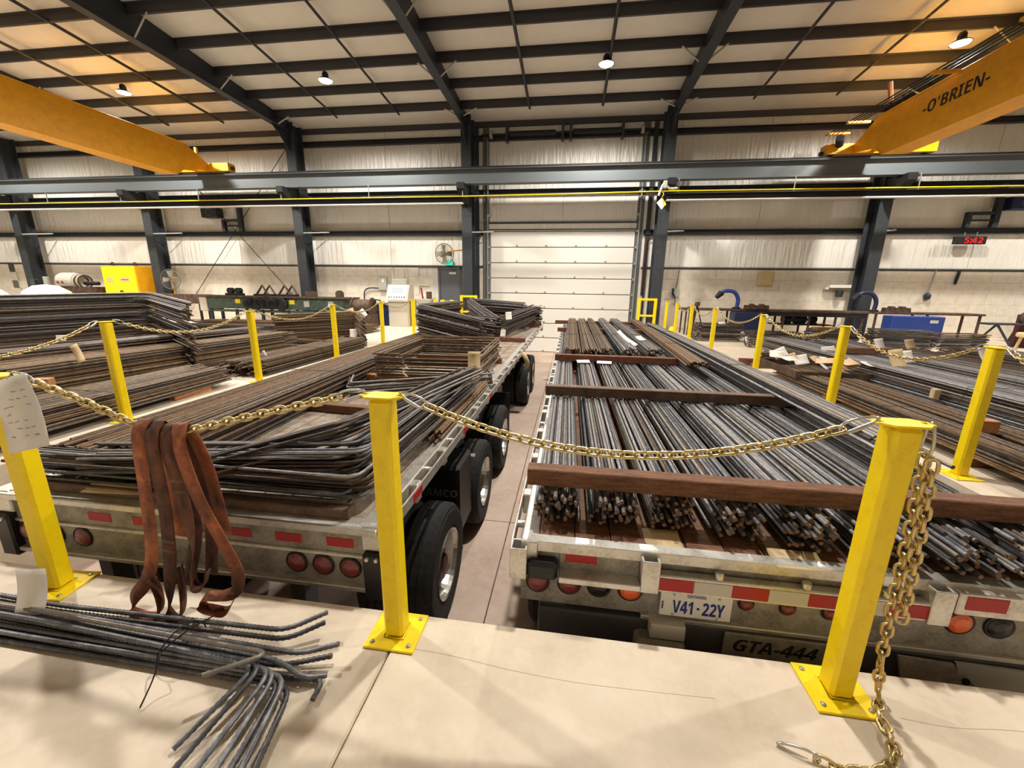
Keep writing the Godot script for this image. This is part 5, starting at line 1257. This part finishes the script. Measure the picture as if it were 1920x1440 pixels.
func wall_gear() -> void:
	# yellow cabinet
	var t = thing("equipment_cabinet", "large yellow steel equipment cabinet with lifting eyes", "cabinet", Vector3(-21.45, 0, -17.6))
	bx(t, "body", "crane", Vector3(-0.95, 0.0, -0.55), Vector3(0.95, 2.42, 0.5), 0.02)
	bx(t, "door", "yellow", Vector3(-0.92, 0.1, 0.5), Vector3(0.92, 2.38, 0.53), 0.01)
	for q in [["notice", "paper_tan", -0.55, 1.75, 0.34, 0.22], ["notice", "paper_pink", 0.3, 1.78, 0.5, 0.2]]: bx(t, q[0], q[1], Vector3(q[2] - q[4] / 2, q[3] - q[5] / 2, 0.53), Vector3(q[2] + q[4] / 2, q[3] + q[5] / 2, 0.534), 0.001)
	bx(t, "notice_print", "red", Vector3(0.1, 1.76, 0.534), Vector3(0.5, 1.8, 0.536), 0.0008)
	bx(t, "latch", "black_plastic", Vector3(-0.08, 1.2, 0.53), Vector3(0.08, 1.27, 0.56))
	for x in [-0.5, 0.75]: part(t, "lifting_eye", torus(0.08, 0.022, 14), "black_steel", Vector3(x, 2.5, 0.3), Vector3(PI / 2, 0, 0))
	# pedestal fan
	t = thing("pedestal_fan", "round brown pedestal fan beside the yellow cabinet's column", "fan", Vector3(-18.9, 0, -17.4))
	part(t, "base", cyl(0.3, 0.05, 20), "black_steel", Vector3(0, 0.025, 0))
	part(t, "pole", cyl(0.03, 1.5, 10), "crane", Vector3(0, 0.8, 0))
	wall_fan(t, Vector3(0, 1.82, 0.1), 0.46, Vector3(PI / 2, 0, -0.15))
	# machines under white covers, left of the cabinet
	t = thing("wrapped_bale", "white plastic-wrapped bale behind the hairpin rebar pile", "bale", Vector3(-23.6, 0, -15.6))
	part(t, "wrap", lathe([Vector2(0.0, 1.52), Vector2(0.5, 1.46), Vector2(0.95, 1.2), Vector2(1.15, 0.7), Vector2(1.2, 0.0), Vector2(0, 0)], 18), "white_bag", Vector3.ZERO, Vector3.ZERO, Vector3(1.0, 1.0, 0.7))
	t = thing("wrapped_bale", "smaller white plastic-wrapped bale at the wall end", "bale", Vector3(-25.6, 0, -14.8))
	part(t, "wrap", lathe([Vector2(0.0, 1.42), Vector2(0.4, 1.38), Vector2(0.8, 1.1), Vector2(1.0, 0.5), Vector2(1.0, 0.0), Vector2(0, 0)], 18), "white_bag", Vector3.ZERO, Vector3.ZERO, Vector3(0.9, 1.0, 0.7))
	t = thing("straightening_machine", "white-hooded machine with a ribbed motor on a steel stand", "machine", Vector3(-24.2, 0, -17.2))
	bx(t, "stand", "brown_steel", Vector3(-0.7, 0, -0.35), Vector3(1.3, 1.42, 0.35), 0.02)
	part(t, "hood", lathe([Vector2(0, -0.5), Vector2(0.3, -0.48), Vector2(0.36, -0.35), Vector2(0.36, 0.3), Vector2(0.3, 0.45), Vector2(0, 0.5)], 20), "console", Vector3(-0.15, 1.72, 0.1), Vector3(0, 0, PI / 2))
	for k in 4: part(t, "motor_fin", torus(0.3, 0.035, 20), "brown_steel" if k % 2 else "console", Vector3(0.42 + k * 0.11, 1.66, 0.1), Vector3(0, 0, PI / 2))
	part(t, "drive_shaft", cyl(0.09, 0.8, 12), "black_steel", Vector3(1.1, 1.58, 0.1), Vector3(0, 0, PI / 2))
	for x in [-0.35, -0.1]: part(t, "lamp_port", cyl(0.06, 0.03, 12), "timber_red", Vector3(x, 1.62, 0.46), Vector3(PI / 2, 0, 0))
	t = thing("feed_bracket", "dark steel feed bracket beside the white-hooded machine", "machine", Vector3(-26.6, 0, -17.2))
	bx(t, "post", "green_steel", Vector3(-0.12, 0, -0.1), Vector3(0.1, 1.75, 0.1))
	part(t, "arm", prism([Vector2(0, 1.7), Vector2(0.25, 1.7), Vector2(0.5, 1.25), Vector2(0.78, 1.25), Vector2(0.78, 1.1), Vector2(0.4, 1.1)], 0.12), "black_steel")
	part(t, "lamp_can", cyl(0.11, 0.4, 14), "box_grey", Vector3(0.72, 1.68, 0))
	bx(t, "foot", "black_steel", Vector3(-0.25, 0, -0.25), Vector3(0.25, 0.03, 0.25))
	# brown beam bench and the green bending bench
	t = thing("steel_bench", "rusty steel beam bench beyond the hairpin pile", "bench", Vector3(-17.4, 0, -16.4))
	bx(t, "beam", "brown_steel", Vector3(-1.5, 0.78, -0.3), Vector3(1.2, 1.18, 0.3), 0.01)
	legs(t, -1.3, 1.0, -0.22, 0.22, 0.78, 3, "black_steel")
	t = thing("bending_bench", "long green rebar bending bench with rusty steel top", "bench", Vector3(-12.2, 0, -16.2))
	bx(t, "bench_top", "brown_steel", Vector3(-3.9, 1.1, -0.45), Vector3(3.2, 1.17, 0.45), 0.01)
	bx(t, "body", "green_steel", Vector3(-3.5, 0.62, -0.35), Vector3(2.9, 1.1, 0.35), 0.01)
	bx(t, "end_panel", "console", Vector3(-3.85, 0.5, -0.38), Vector3(-3.5, 1.1, 0.38), 0.01)
	bx(t, "lower_rail", "green_steel", Vector3(-3.8, 0.48, 0.2), Vector3(3.0, 0.58, 0.3))
	legs(t, -3.4, 2.8, -0.28, 0.28, 0.6, 6, "column_steel", 0.1)
	for x in [-2.0, 0.55]: bx(t, "warning_label", "yellow", Vector3(x - 0.12, 0.85, 0.35), Vector3(x + 0.12, 1.02, 0.356), 0.001)
	for x in [1.25, 2.35]: bx(t, "switch_box", "box_grey", Vector3(x - 0.12, 0.75, 0.35), Vector3(x + 0.12, 1.0, 0.42), 0.006)
	rng.seed = 91
	for k in 9: part(t, "drive_gear", cyl(0.16 + 0.06 * (k % 3), 0.16, 16), "black_steel", Vector3(-1.5 + k * 0.2, 0.85 + 0.08 * (k % 2), 0.42), Vector3(PI / 2, 0, 0))
	for q in [[-2.3, 0.4, "pair of dark clamps on the bending bench top"], [-0.9, 0.55, "angled steel bar stop on the bending bench"], [0.15, 0.5, "second angled bar stop on the bending bench"], [1.3, 0.4, "dark steel block vice on the bending bench"], [2.6, 0.25, "small rusty block at the bench end"]]:
		var c = thing("bench_tool", q[2], "tool", Vector3(-12.2 + q[0], 1.172, -16.1))
		if "angled" in q[2]:
			for s in [0.0, 0.35]: part(c, "stop_arm", tube([Vector3(-0.35 + s, 0.06, 0.0), Vector3(-0.05 + s, 0.44, 0), Vector3(0.18 + s, 0.07, 0)], 0.045, 5), "brown_steel")
			bx(c, "stop_base", "black_steel", Vector3(-0.4, 0, -0.15), Vector3(0.5, 0.08, 0.15))
		elif "pair" in q[2]:
			bx(c, "clamp_base", "black_steel", Vector3(-0.38, 0, -0.12), Vector3(0.38, 0.1, 0.12))
			for s in [-0.18, 0.2]: part(c, "clamp_head", cyl(0.13, 0.22, 14), "black_steel", Vector3(s, 0.2, 0), Vector3(PI / 2, 0, 0))
		else:
			bx(c, "block", "brown_steel", Vector3(-q[1] / 2, 0, -0.12), Vector3(q[1] / 2, 0.22, 0.12), 0.01)
			bx(c, "jaw", "black_steel", Vector3(-q[1] / 3, 0.22, -0.08), Vector3(q[1] / 3, 0.27, 0.08))
	t = thing("rusty_winch", "rusty winch drum at the end of the bending bench", "winch", Vector3(-8.35, 0, -15.7))
	bx(t, "frame", "brown_steel", Vector3(-0.45, 0, -0.3), Vector3(0.45, 0.55, 0.3), 0.01)
	part(t, "drum", cyl(0.3, 0.75, 20), "brown_steel", Vector3(0, 0.82, 0), Vector3(0, 0, PI / 2))
	for x in [-0.38, 0.38]: part(t, "drum_flange", cyl(0.38, 0.05, 20), "brown_steel", Vector3(x, 0.82, 0), Vector3(0, 0, PI / 2))
	part(t, "crank", tube([Vector3(0.4, 0.85, 0), Vector3(0.55, 1.12, 0), Vector3(0.75, 1.08, 0)], 0.03, 6), "black_steel")
	# wall electrics
	t = thing("breaker_panel", "pale grey breaker panel on the block wall with a curved conduit", "panel", Vector3(-8.72, 1.47, ZW))
	bx(t, "case", "box_grey", Vector3(-0.2, 0, 0), Vector3(0.2, 0.62, 0.18), 0.012)
	bx(t, "cover_label", "paper", Vector3(-0.02, 0.35, 0.18), Vector3(0.1, 0.5, 0.183), 0.001)
	part(t, "conduit", tube(smooth([Vector3(-0.2, 0.08, 0.08), Vector3(-0.7, 0.08, 0.1), Vector3(-0.95, -0.1, 0.1), Vector3(-0.98, -0.7, 0.1)], 6), 0.03, 8), "column_steel")
	for q in [[-8.25, 0.3, "white conduit riser beside the breaker panel"], [-7.55, 0.9, "thin conduit riser above the control console"]]:
		var c = thing("conduit", q[2], "conduit", Vector3(q[0], q[1], ZW + 0.06))
		part(c, "pipe", tube([Vector3.ZERO, Vector3(0, 2.5 - q[1], 0)], 0.05 if q[1] < 0.5 else 0.03, 8), "liner")
		bx(c, "clip", "galv", Vector3(-0.07, 1.0, -0.05), Vector3(0.07, 1.05, 0.02))
	t = thing("switch_box", "small grey switch with a dark lever beside the conduit riser", "switch", Vector3(-7.95, 1.45, ZW))
	bx(t, "case", "box_grey", Vector3(-0.1, 0, 0), Vector3(0.1, 0.3, 0.12))
	bx(t, "lever", "black_plastic", Vector3(0.1, 0.02, 0.02), Vector3(0.16, 0.35, 0.08))
	t = thing("control_console", "beige machine control console with sloped screen panel", "console", Vector3(-7.15, 0, -16.6))
	bx(t, "pedestal", "console", Vector3(-0.42, 0, -0.3), Vector3(0.42, 1.05, 0.3), 0.015)
	part(t, "desk", prism([Vector2(-0.35, 1.05), Vector2(0.42, 1.05), Vector2(0.1, 1.72), Vector2(-0.35, 1.72)], 0.95), "console", Vector3.ZERO, Vector3(0, -PI / 2, 0))
	var face = Node3D.new()
	face.name = "control_face"
	t.add_child(face)
	face.transform = Transform3D(Basis(Vector3.RIGHT, -0.445), Vector3(0, 1.39, 0.27))
	var sc = bx(face, "bezel", "paper", Vector3(-0.42, -0.32, 0.0), Vector3(0.42, 0.32, 0.012), 0.004)
	bx(face, "screen", "screen_glow", Vector3(-0.26, 0.0, 0.012), Vector3(0.24, 0.24, 0.018), 0.003)
	for k in 7: part(face, "button", cyl(0.028, 0.03, 10), ["black_plastic", "red", "green_steel"][k % 3], Vector3(-0.33 + k * 0.11, -0.2, 0.02), Vector3(PI / 2, 0, 0))
	bx(t, "printer", "box_grey", Vector3(-0.3, 1.72, -0.3), Vector3(0.32, 1.95, 0.05), 0.01)
	t = thing("supply_bin", "dark blue bin with tools beside the console", "bin", Vector3(-8.05, 0, -16.75))
	bx(t, "body", "blue_dark", Vector3(-0.42, 0, -0.3), Vector3(0.42, 0.82, 0.3), 0.015)
	bx(t, "lid", "black_plastic", Vector3(-0.44, 0.82, -0.32), Vector3(0.44, 0.9, 0.32), 0.01)
	part(t, "hose_coil", torus(0.2, 0.03, 18), "console", Vector3(0.05, 0.94, 0.0))
	t = thing("hydraulic_unit", "grey hydraulic unit with a red lever beside the console", "machine", Vector3(-6.2, 0, -17.0))
	bx(t, "tank", "box_grey", Vector3(-0.35, 0, -0.3), Vector3(0.35, 1.15, 0.3), 0.02)
	part(t, "lever", tube([Vector3(-0.1, 1.15, 0), Vector3(-0.16, 1.6, 0)], 0.035, 6), "red")
	part(t, "pump", cyl(0.12, 0.3, 14), "brown_steel", Vector3(0.18, 1.3, 0))
	# fan over the exit door
	t = thing("wall_fan", "grey wall fan with yellow motor above the exit door", "fan", Vector3(-5.5, 3.05, -17.7))
	wall_fan(t, Vector3(0, 0, 0), 0.42, Vector3(PI / 2, 0.9, 0.2))
	part(t, "arm", tube([Vector3(0.1, 0.1, -0.1), Vector3(0.95, 0.18, -0.12)], 0.03, 6), "crane")
	bx(t, "mount", "crane", Vector3(0.84, 0.08, -0.22), Vector3(0.9, 0.3, 0.0))
	# speakers and brackets below the crane runway
	for q in [[-16.9, -16.0, "dark loudspeaker box hung by the crossed wall rods"], [15.95, 14.9, "dark blue loudspeaker box hung above the red clock"]]:
		t = thing("speaker", q[2], "speaker", Vector3(q[0], 4.9, ZW + 0.35))
		bx(t, "case", "blue_dark" if q[0] > 0 else "black_plastic", Vector3(-0.42, -0.24, -0.2), Vector3(0.42, 0.2, 0.2), 0.02)
		part(t, "cone", lathe([Vector2(0.17, 0.0), Vector2(0.15, 0.02), Vector2(0.06, -0.03), Vector2(0, -0.02)], 20), "column_steel", Vector3(0, 0, 0.2), Vector3(PI / 2, 0, 0))
		var b = thing("hanging_bracket", "dark steel hanging bracket frame beside the %s speaker" % ("black" if q[0] < 0 else "dark blue"), "bracket", Vector3(q[1], 4.1, ZW + 0.25))
		bx(b, "post", "frame_steel", Vector3(0.36, -0.02, -0.1), Vector3(0.54, 1.45, 0.08))
		bx(b, "post", "frame_steel", Vector3(-0.5, -0.02, -0.1), Vector3(-0.36, 0.5, 0.08))
		bx(b, "cross_bar", "frame_steel", Vector3(-0.5, 0.42, -0.08), Vector3(0.5, 0.52, 0.06))
		bx(b, "cross_bar", "frame_steel", Vector3(-0.4, 0.2, -0.06), Vector3(0.4, 0.26, 0.04))
	# red clock
	t = thing("wall_clock", "black wall clock with glowing red digits", "clock", Vector3(14.68, 3.62, ZW + 0.3))
	bx(t, "case", "black_plastic", Vector3(-0.52, -0.14, -0.08), Vector3(0.52, 0.14, 0.04), 0.01)
	for q in [["5", -0.13], [":", -0.0], ["4", 0.12], ["2", 0.32]]: part(t, "display_digit", text(q[0], 0.27, 0.006, "Droid Sans Mono"), "led_red", Vector3(q[1], 0.0, 0.045), Vector3.ZERO, Vector3(1.2, 1, 1))
	for x in [-0.2, 0.2]: bx(t, "hanger", "galv", Vector3(x - 0.01, 0.14, -0.03), Vector3(x + 0.01, 0.3, -0.01), 0.002)
	# right of the big door
	t = thing("wall_box", "beige alarm box on the block wall above the blue tank", "box", Vector3(7.88, 1.9, ZW))
	bx(t, "case", "paper_tan", Vector3(-0.28, 0, 0), Vector3(0.28, 0.56, 0.16), 0.02)
	bx(t, "cover", "paper_tan", Vector3(-0.22, 0.06, 0.16), Vector3(0.22, 0.5, 0.18), 0.01)
	t = thing("wall_phone", "grey wall phone with cord by the sectional door", "phone", Vector3(4.4, 1.32, ZW))
	bx(t, "body", "box_grey", Vector3(-0.14, 0.05, 0), Vector3(0.14, 0.42, 0.1), 0.012)
	part(t, "handset", tube([Vector3(-0.1, 0.4, 0.12), Vector3(-0.12, 0.2, 0.15), Vector3(-0.02, 0.06, 0.12)], 0.035, 6), "black_plastic")
	part(t, "cord", tube(smooth([Vector3(0, 0.05, 0.06), Vector3(0.03, -0.12, 0.08), Vector3(0.0, -0.3, 0.05)], 5), 0.015, 5), "black_plastic")
	part(t, "wire_up", tube([Vector3(0.02, 0.42, 0.03), Vector3(0.08, 1.15, 0.03)], 0.012, 5), "column_steel")
	t = thing("down_pipe", "copper coloured pipe running down beside the door column", "pipe", Vector3(3.0, 0.2, ZW + 0.12))
	part(t, "pipe", tube([Vector3.ZERO, Vector3(0.02, 2.4, 0), Vector3(0.05, 3.5, 0), Vector3(0.2, 3.55, 0)], 0.03, 6), "maroon")
	part(t, "insulated_end", tube([Vector3(0, 0.3, 0), Vector3(0, 1.2, 0)], 0.05, 8), "box_grey")
	for q in [["white wall shelf with a bucket under it", 10.65, 1.75]]:
		t = thing("wall_shelf", q[0], "shelf", Vector3(q[1], q[2], ZW))
		bx(t, "board", "paper", Vector3(-0.42, 0.08, 0), Vector3(0.38, 0.2, 0.3), 0.01)
		part(t, "bucket", cyl(0.11, 0.26, 14, 0.14), "column_steel", Vector3(0.05, -0.14, 0.16))
		bx(t, "bracket", "paper", Vector3(-0.5, 0.02, 0.0), Vector3(-0.38, 0.1, 0.2))
	t = thing("hanging_pendant", "grey control pendant hanging on the block wall", "pendant control", Vector3(13.9, 1.55, ZW + 0.08))
	part(t, "pendant_body", lathe([Vector2(0, -0.16), Vector2(0.1, -0.1), Vector2(0.12, 0.05), Vector2(0.05, 0.14), Vector2(0, 0.16)], 14), "column_steel")
	part(t, "cable", tube([Vector3(0, 0.15, 0), Vector3(0.12, 1.0, -0.04)], 0.02, 5), "box_grey")
	t = thing("wall_hook", "short dark hook bar on the block wall beside the pendant", "hook", Vector3(14.75, 2.05, ZW))
	part(t, "bar", tube([Vector3(0.06, 0.5, 0.06), Vector3(0, 0.06, 0.08), Vector3(-0.05, 0, 0.14)], 0.05, 6), "frame_steel")
	# benches on the right
	t = thing("steel_bench", "long dark steel work bench along the block wall", "bench", Vector3(7.4, 0, -16.7))
	bx(t, "bench_top", "brown_steel", Vector3(-3.2, 0.93, -0.4), Vector3(3.3, 1.0, 0.4), 0.008)
	bx(t, "apron", "black_steel", Vector3(-1.4, 0.78, 0.32), Vector3(3.2, 0.93, 0.38))
	legs(t, -1.3, 3.1, -0.32, 0.32, 0.93, 6, "brown_steel", 0.06)
	for x in [-3.0]: legs(t, x, x + 0.3, -0.32, 0.32, 0.93, 2, "brown_steel", 0.05)
	bx(t, "shelf", "black_steel", Vector3(0.2, 0.45, -0.3), Vector3(2.2, 0.49, 0.3))
	t = thing("steel_bench", "rusty steel bench over the wide blue cabinet", "bench", Vector3(12.0, 0, -16.6))
	bx(t, "bench_top", "brown_steel", Vector3(-1.2, 0.93, -0.4), Vector3(2.2, 1.0, 0.4), 0.008)
	legs(t, -1.15, 2.1, -0.32, 0.32, 0.93, 3, "brown_steel", 0.06)
	t = thing("parts_tank", "blue parts tank under the long work bench", "tank", Vector3(6.5, 0, -16.1))
	bx(t, "body", "blue_dark", Vector3(-0.55, 0.25, -0.25), Vector3(0.55, 0.92, 0.25), 0.02)
	legs(t, -0.5, 0.5, -0.2, 0.2, 0.25, 2, "black_steel", 0.06)
	t = thing("parts_tank", "wide bright blue cabinet with a white label", "cabinet", Vector3(11.85, 0, -16.0))
	bx(t, "body", "blue", Vector3(-0.8, 0.0, -0.25), Vector3(0.8, 0.9, 0.25), 0.02)
	bx(t, "label_plate", "console", Vector3(0.35, 0.68, 0.25), Vector3(0.6, 0.78, 0.254), 0.001)
	for q in [[6.15, "blue flexible fume hose arm curving over the work bench", -1.0], [10.85, "dark blue fume hose arm in front of the column", -1.0]]:
		t = thing("fume_arm", q[1], "hose", Vector3(q[0], 1.0, -16.6))
		part(t, "hose", tube(smooth([Vector3(0.1, 0, 0), Vector3(0.12, 0.35, 0), Vector3(-0.05, 0.62, 0), Vector3(-0.35, 0.66, 0), Vector3(-0.5, 0.58, 0)], 6), 0.07, 10), "blue_dark" if q[0] > 8 else "blue")
		part(t, "hood", cyl(0.08, 0.26, 14, 0.12), "black_steel", Vector3(-0.58, 0.5, 0), Vector3(0, 0, -0.75))
		part(t, "base", cyl(0.14, 0.06, 14), "black_steel", Vector3(0.1, 0.035, 0))
	for q in [[6.75, "row of small steel dies on the work bench"], [11.4, "rusty toolbox on the bench over the blue cabinet"]]:
		t = thing("bench_tool", q[1], "tool", Vector3(q[0] + 0.1, 1.0, -16.35))
		bx(t, "base", "brown_steel", Vector3(-0.4, 0, -0.12), Vector3(0.4, 0.1, 0.12), 0.008)
		for k in 5: bx(t, "die", "brown_steel", Vector3(-0.4 + k * 0.17, 0.1, -0.1), Vector3(-0.28 + k * 0.17, 0.16 + 0.05 * (k % 2), 0.1), 0.006)
	for k in 3:
		t = thing("motor", ["round black motor on the work bench shelf", "long black motor on the work bench shelf", "small black gearbox on the work bench shelf"][k], "motor", Vector3(8.1 + k * 0.45, 0.49, -16.65))
		part(t, "body", cyl(0.15 if k != 2 else 0.11, [0.3, 0.42, 0.25][k], 16), "black_steel", Vector3(0, 0.17, 0), Vector3(0, 0, PI / 2))
		bx(t, "foot", "black_steel", Vector3(-0.12, 0, -0.12), Vector3(0.12, 0.06, 0.12))
	t = thing("tote_box", "yellow plastic tote on the floor under the bench end", "box", Vector3(9.1, 0, -16.0))
	for s in [-1.0, 1.0]:
		bx(t, "side", "crane", Vector3(-0.34, 0.02, 0.22 * s - 0.012), Vector3(0.34, 0.44, 0.22 * s + 0.012))
		bx(t, "end", "crane", Vector3(0.33 * s - 0.012, 0.02, -0.22), Vector3(0.33 * s + 0.012, 0.44, 0.22))
	bx(t, "bottom", "crane", Vector3(-0.33, 0, -0.22), Vector3(0.33, 0.03, 0.22))
	bx(t, "rim", "crane", Vector3(-0.36, 0.4, 0.22), Vector3(0.36, 0.44, 0.25))
	t = thing("chop_saw", "dark red chop saw machine with pipe stand beside the covered machine", "machine", Vector3(14.9, 0, -15.2))
	bx(t, "cabinet", "maroon", Vector3(-0.35, 0, -0.4), Vector3(0.75, 1.05, 0.4), 0.02)
	part(t, "saw_head", cyl(0.28, 0.3, 18), "maroon", Vector3(0.1, 1.2, 0), Vector3(PI / 2, 0, 0))
	part(t, "blade_guard", cyl(0.22, 0.12, 18), "brown_steel", Vector3(-0.5, 0.95, 0.1), Vector3(PI / 2, 0, 0))
	bx(t, "feed_table", "column_steel", Vector3(-1.6, 0.72, -0.2), Vector3(0.7, 0.78, 0.2))
	for s in [-0.25, 0.25]: part(t, "stand_leg", tube([Vector3(-1.2, 0.74, 0), Vector3(-1.2 + s * 1.4, 0.0, s)], 0.035, 6), "column_steel")
	t = thing("covered_machine", "machine under a black cover at the end of the benches", "machine", Vector3(17.0, 0, -16.6))
	part(t, "cover", prism([Vector2(-1.1, 0.0), Vector2(-0.85, 0.8), Vector2(-0.6, 1.3), Vector2(0.9, 1.36), Vector2(1.1, 0.0)], 1.1), "black_plastic")
	part(t, "fold", tube(smooth([Vector3(-0.55, 1.28, 0.56), Vector3(-0.3, 0.7, 0.58), Vector3(-0.2, 0.05, 0.57)], 5), 0.04, 6), "black_plastic")
	t = thing("wooden_stool", "tan wooden stool among the grey stacks", "stool", Vector3(12.6, 0, -12.9))
	part(t, "seat", cyl(0.34, 0.12, 18), "paper_tan", Vector3(0, 0.6, 0))
	for k in 4: part(t, "leg", tube([Vector3(cos(k * PI / 2 + 0.7) * 0.22, 0.56, sin(k * PI / 2 + 0.7) * 0.22), Vector3(cos(k * PI / 2 + 0.7) * 0.3, 0, sin(k * PI / 2 + 0.7) * 0.3)], 0.035, 6), "paper_tan")
	t = thing("tripod_stand", "thin dark steel tripod stand by the chain posts near the door", "stand", Vector3(4.6, 0, -15.8))
	part(t, "head", cyl(0.09, 0.16, 12), "brown_steel", Vector3(0, 1.18, 0))
	for k in 3: part(t, "leg", tube([Vector3(0, 1.14, 0), Vector3(cos(k * TAU / 3) * 0.36, 0, sin(k * TAU / 3) * 0.36)], 0.022, 6), "black_steel")
	part(t, "crank_arm", tube([Vector3(0, 1.2, 0), Vector3(-0.35, 1.05, 0.1)], 0.02, 6), "black_steel")
	# squat orange cap near the guard frame
	t = thing("floor_marker", "small orange floor marker dome beside the guard frame", "marker", Vector3(3.95, 0, -16.4))
	part(t, "dome", lathe([Vector2(0.14, 0.0), Vector2(0.14, 0.12), Vector2(0.1, 0.26), Vector2(0, 0.3)], 16), "yellow")
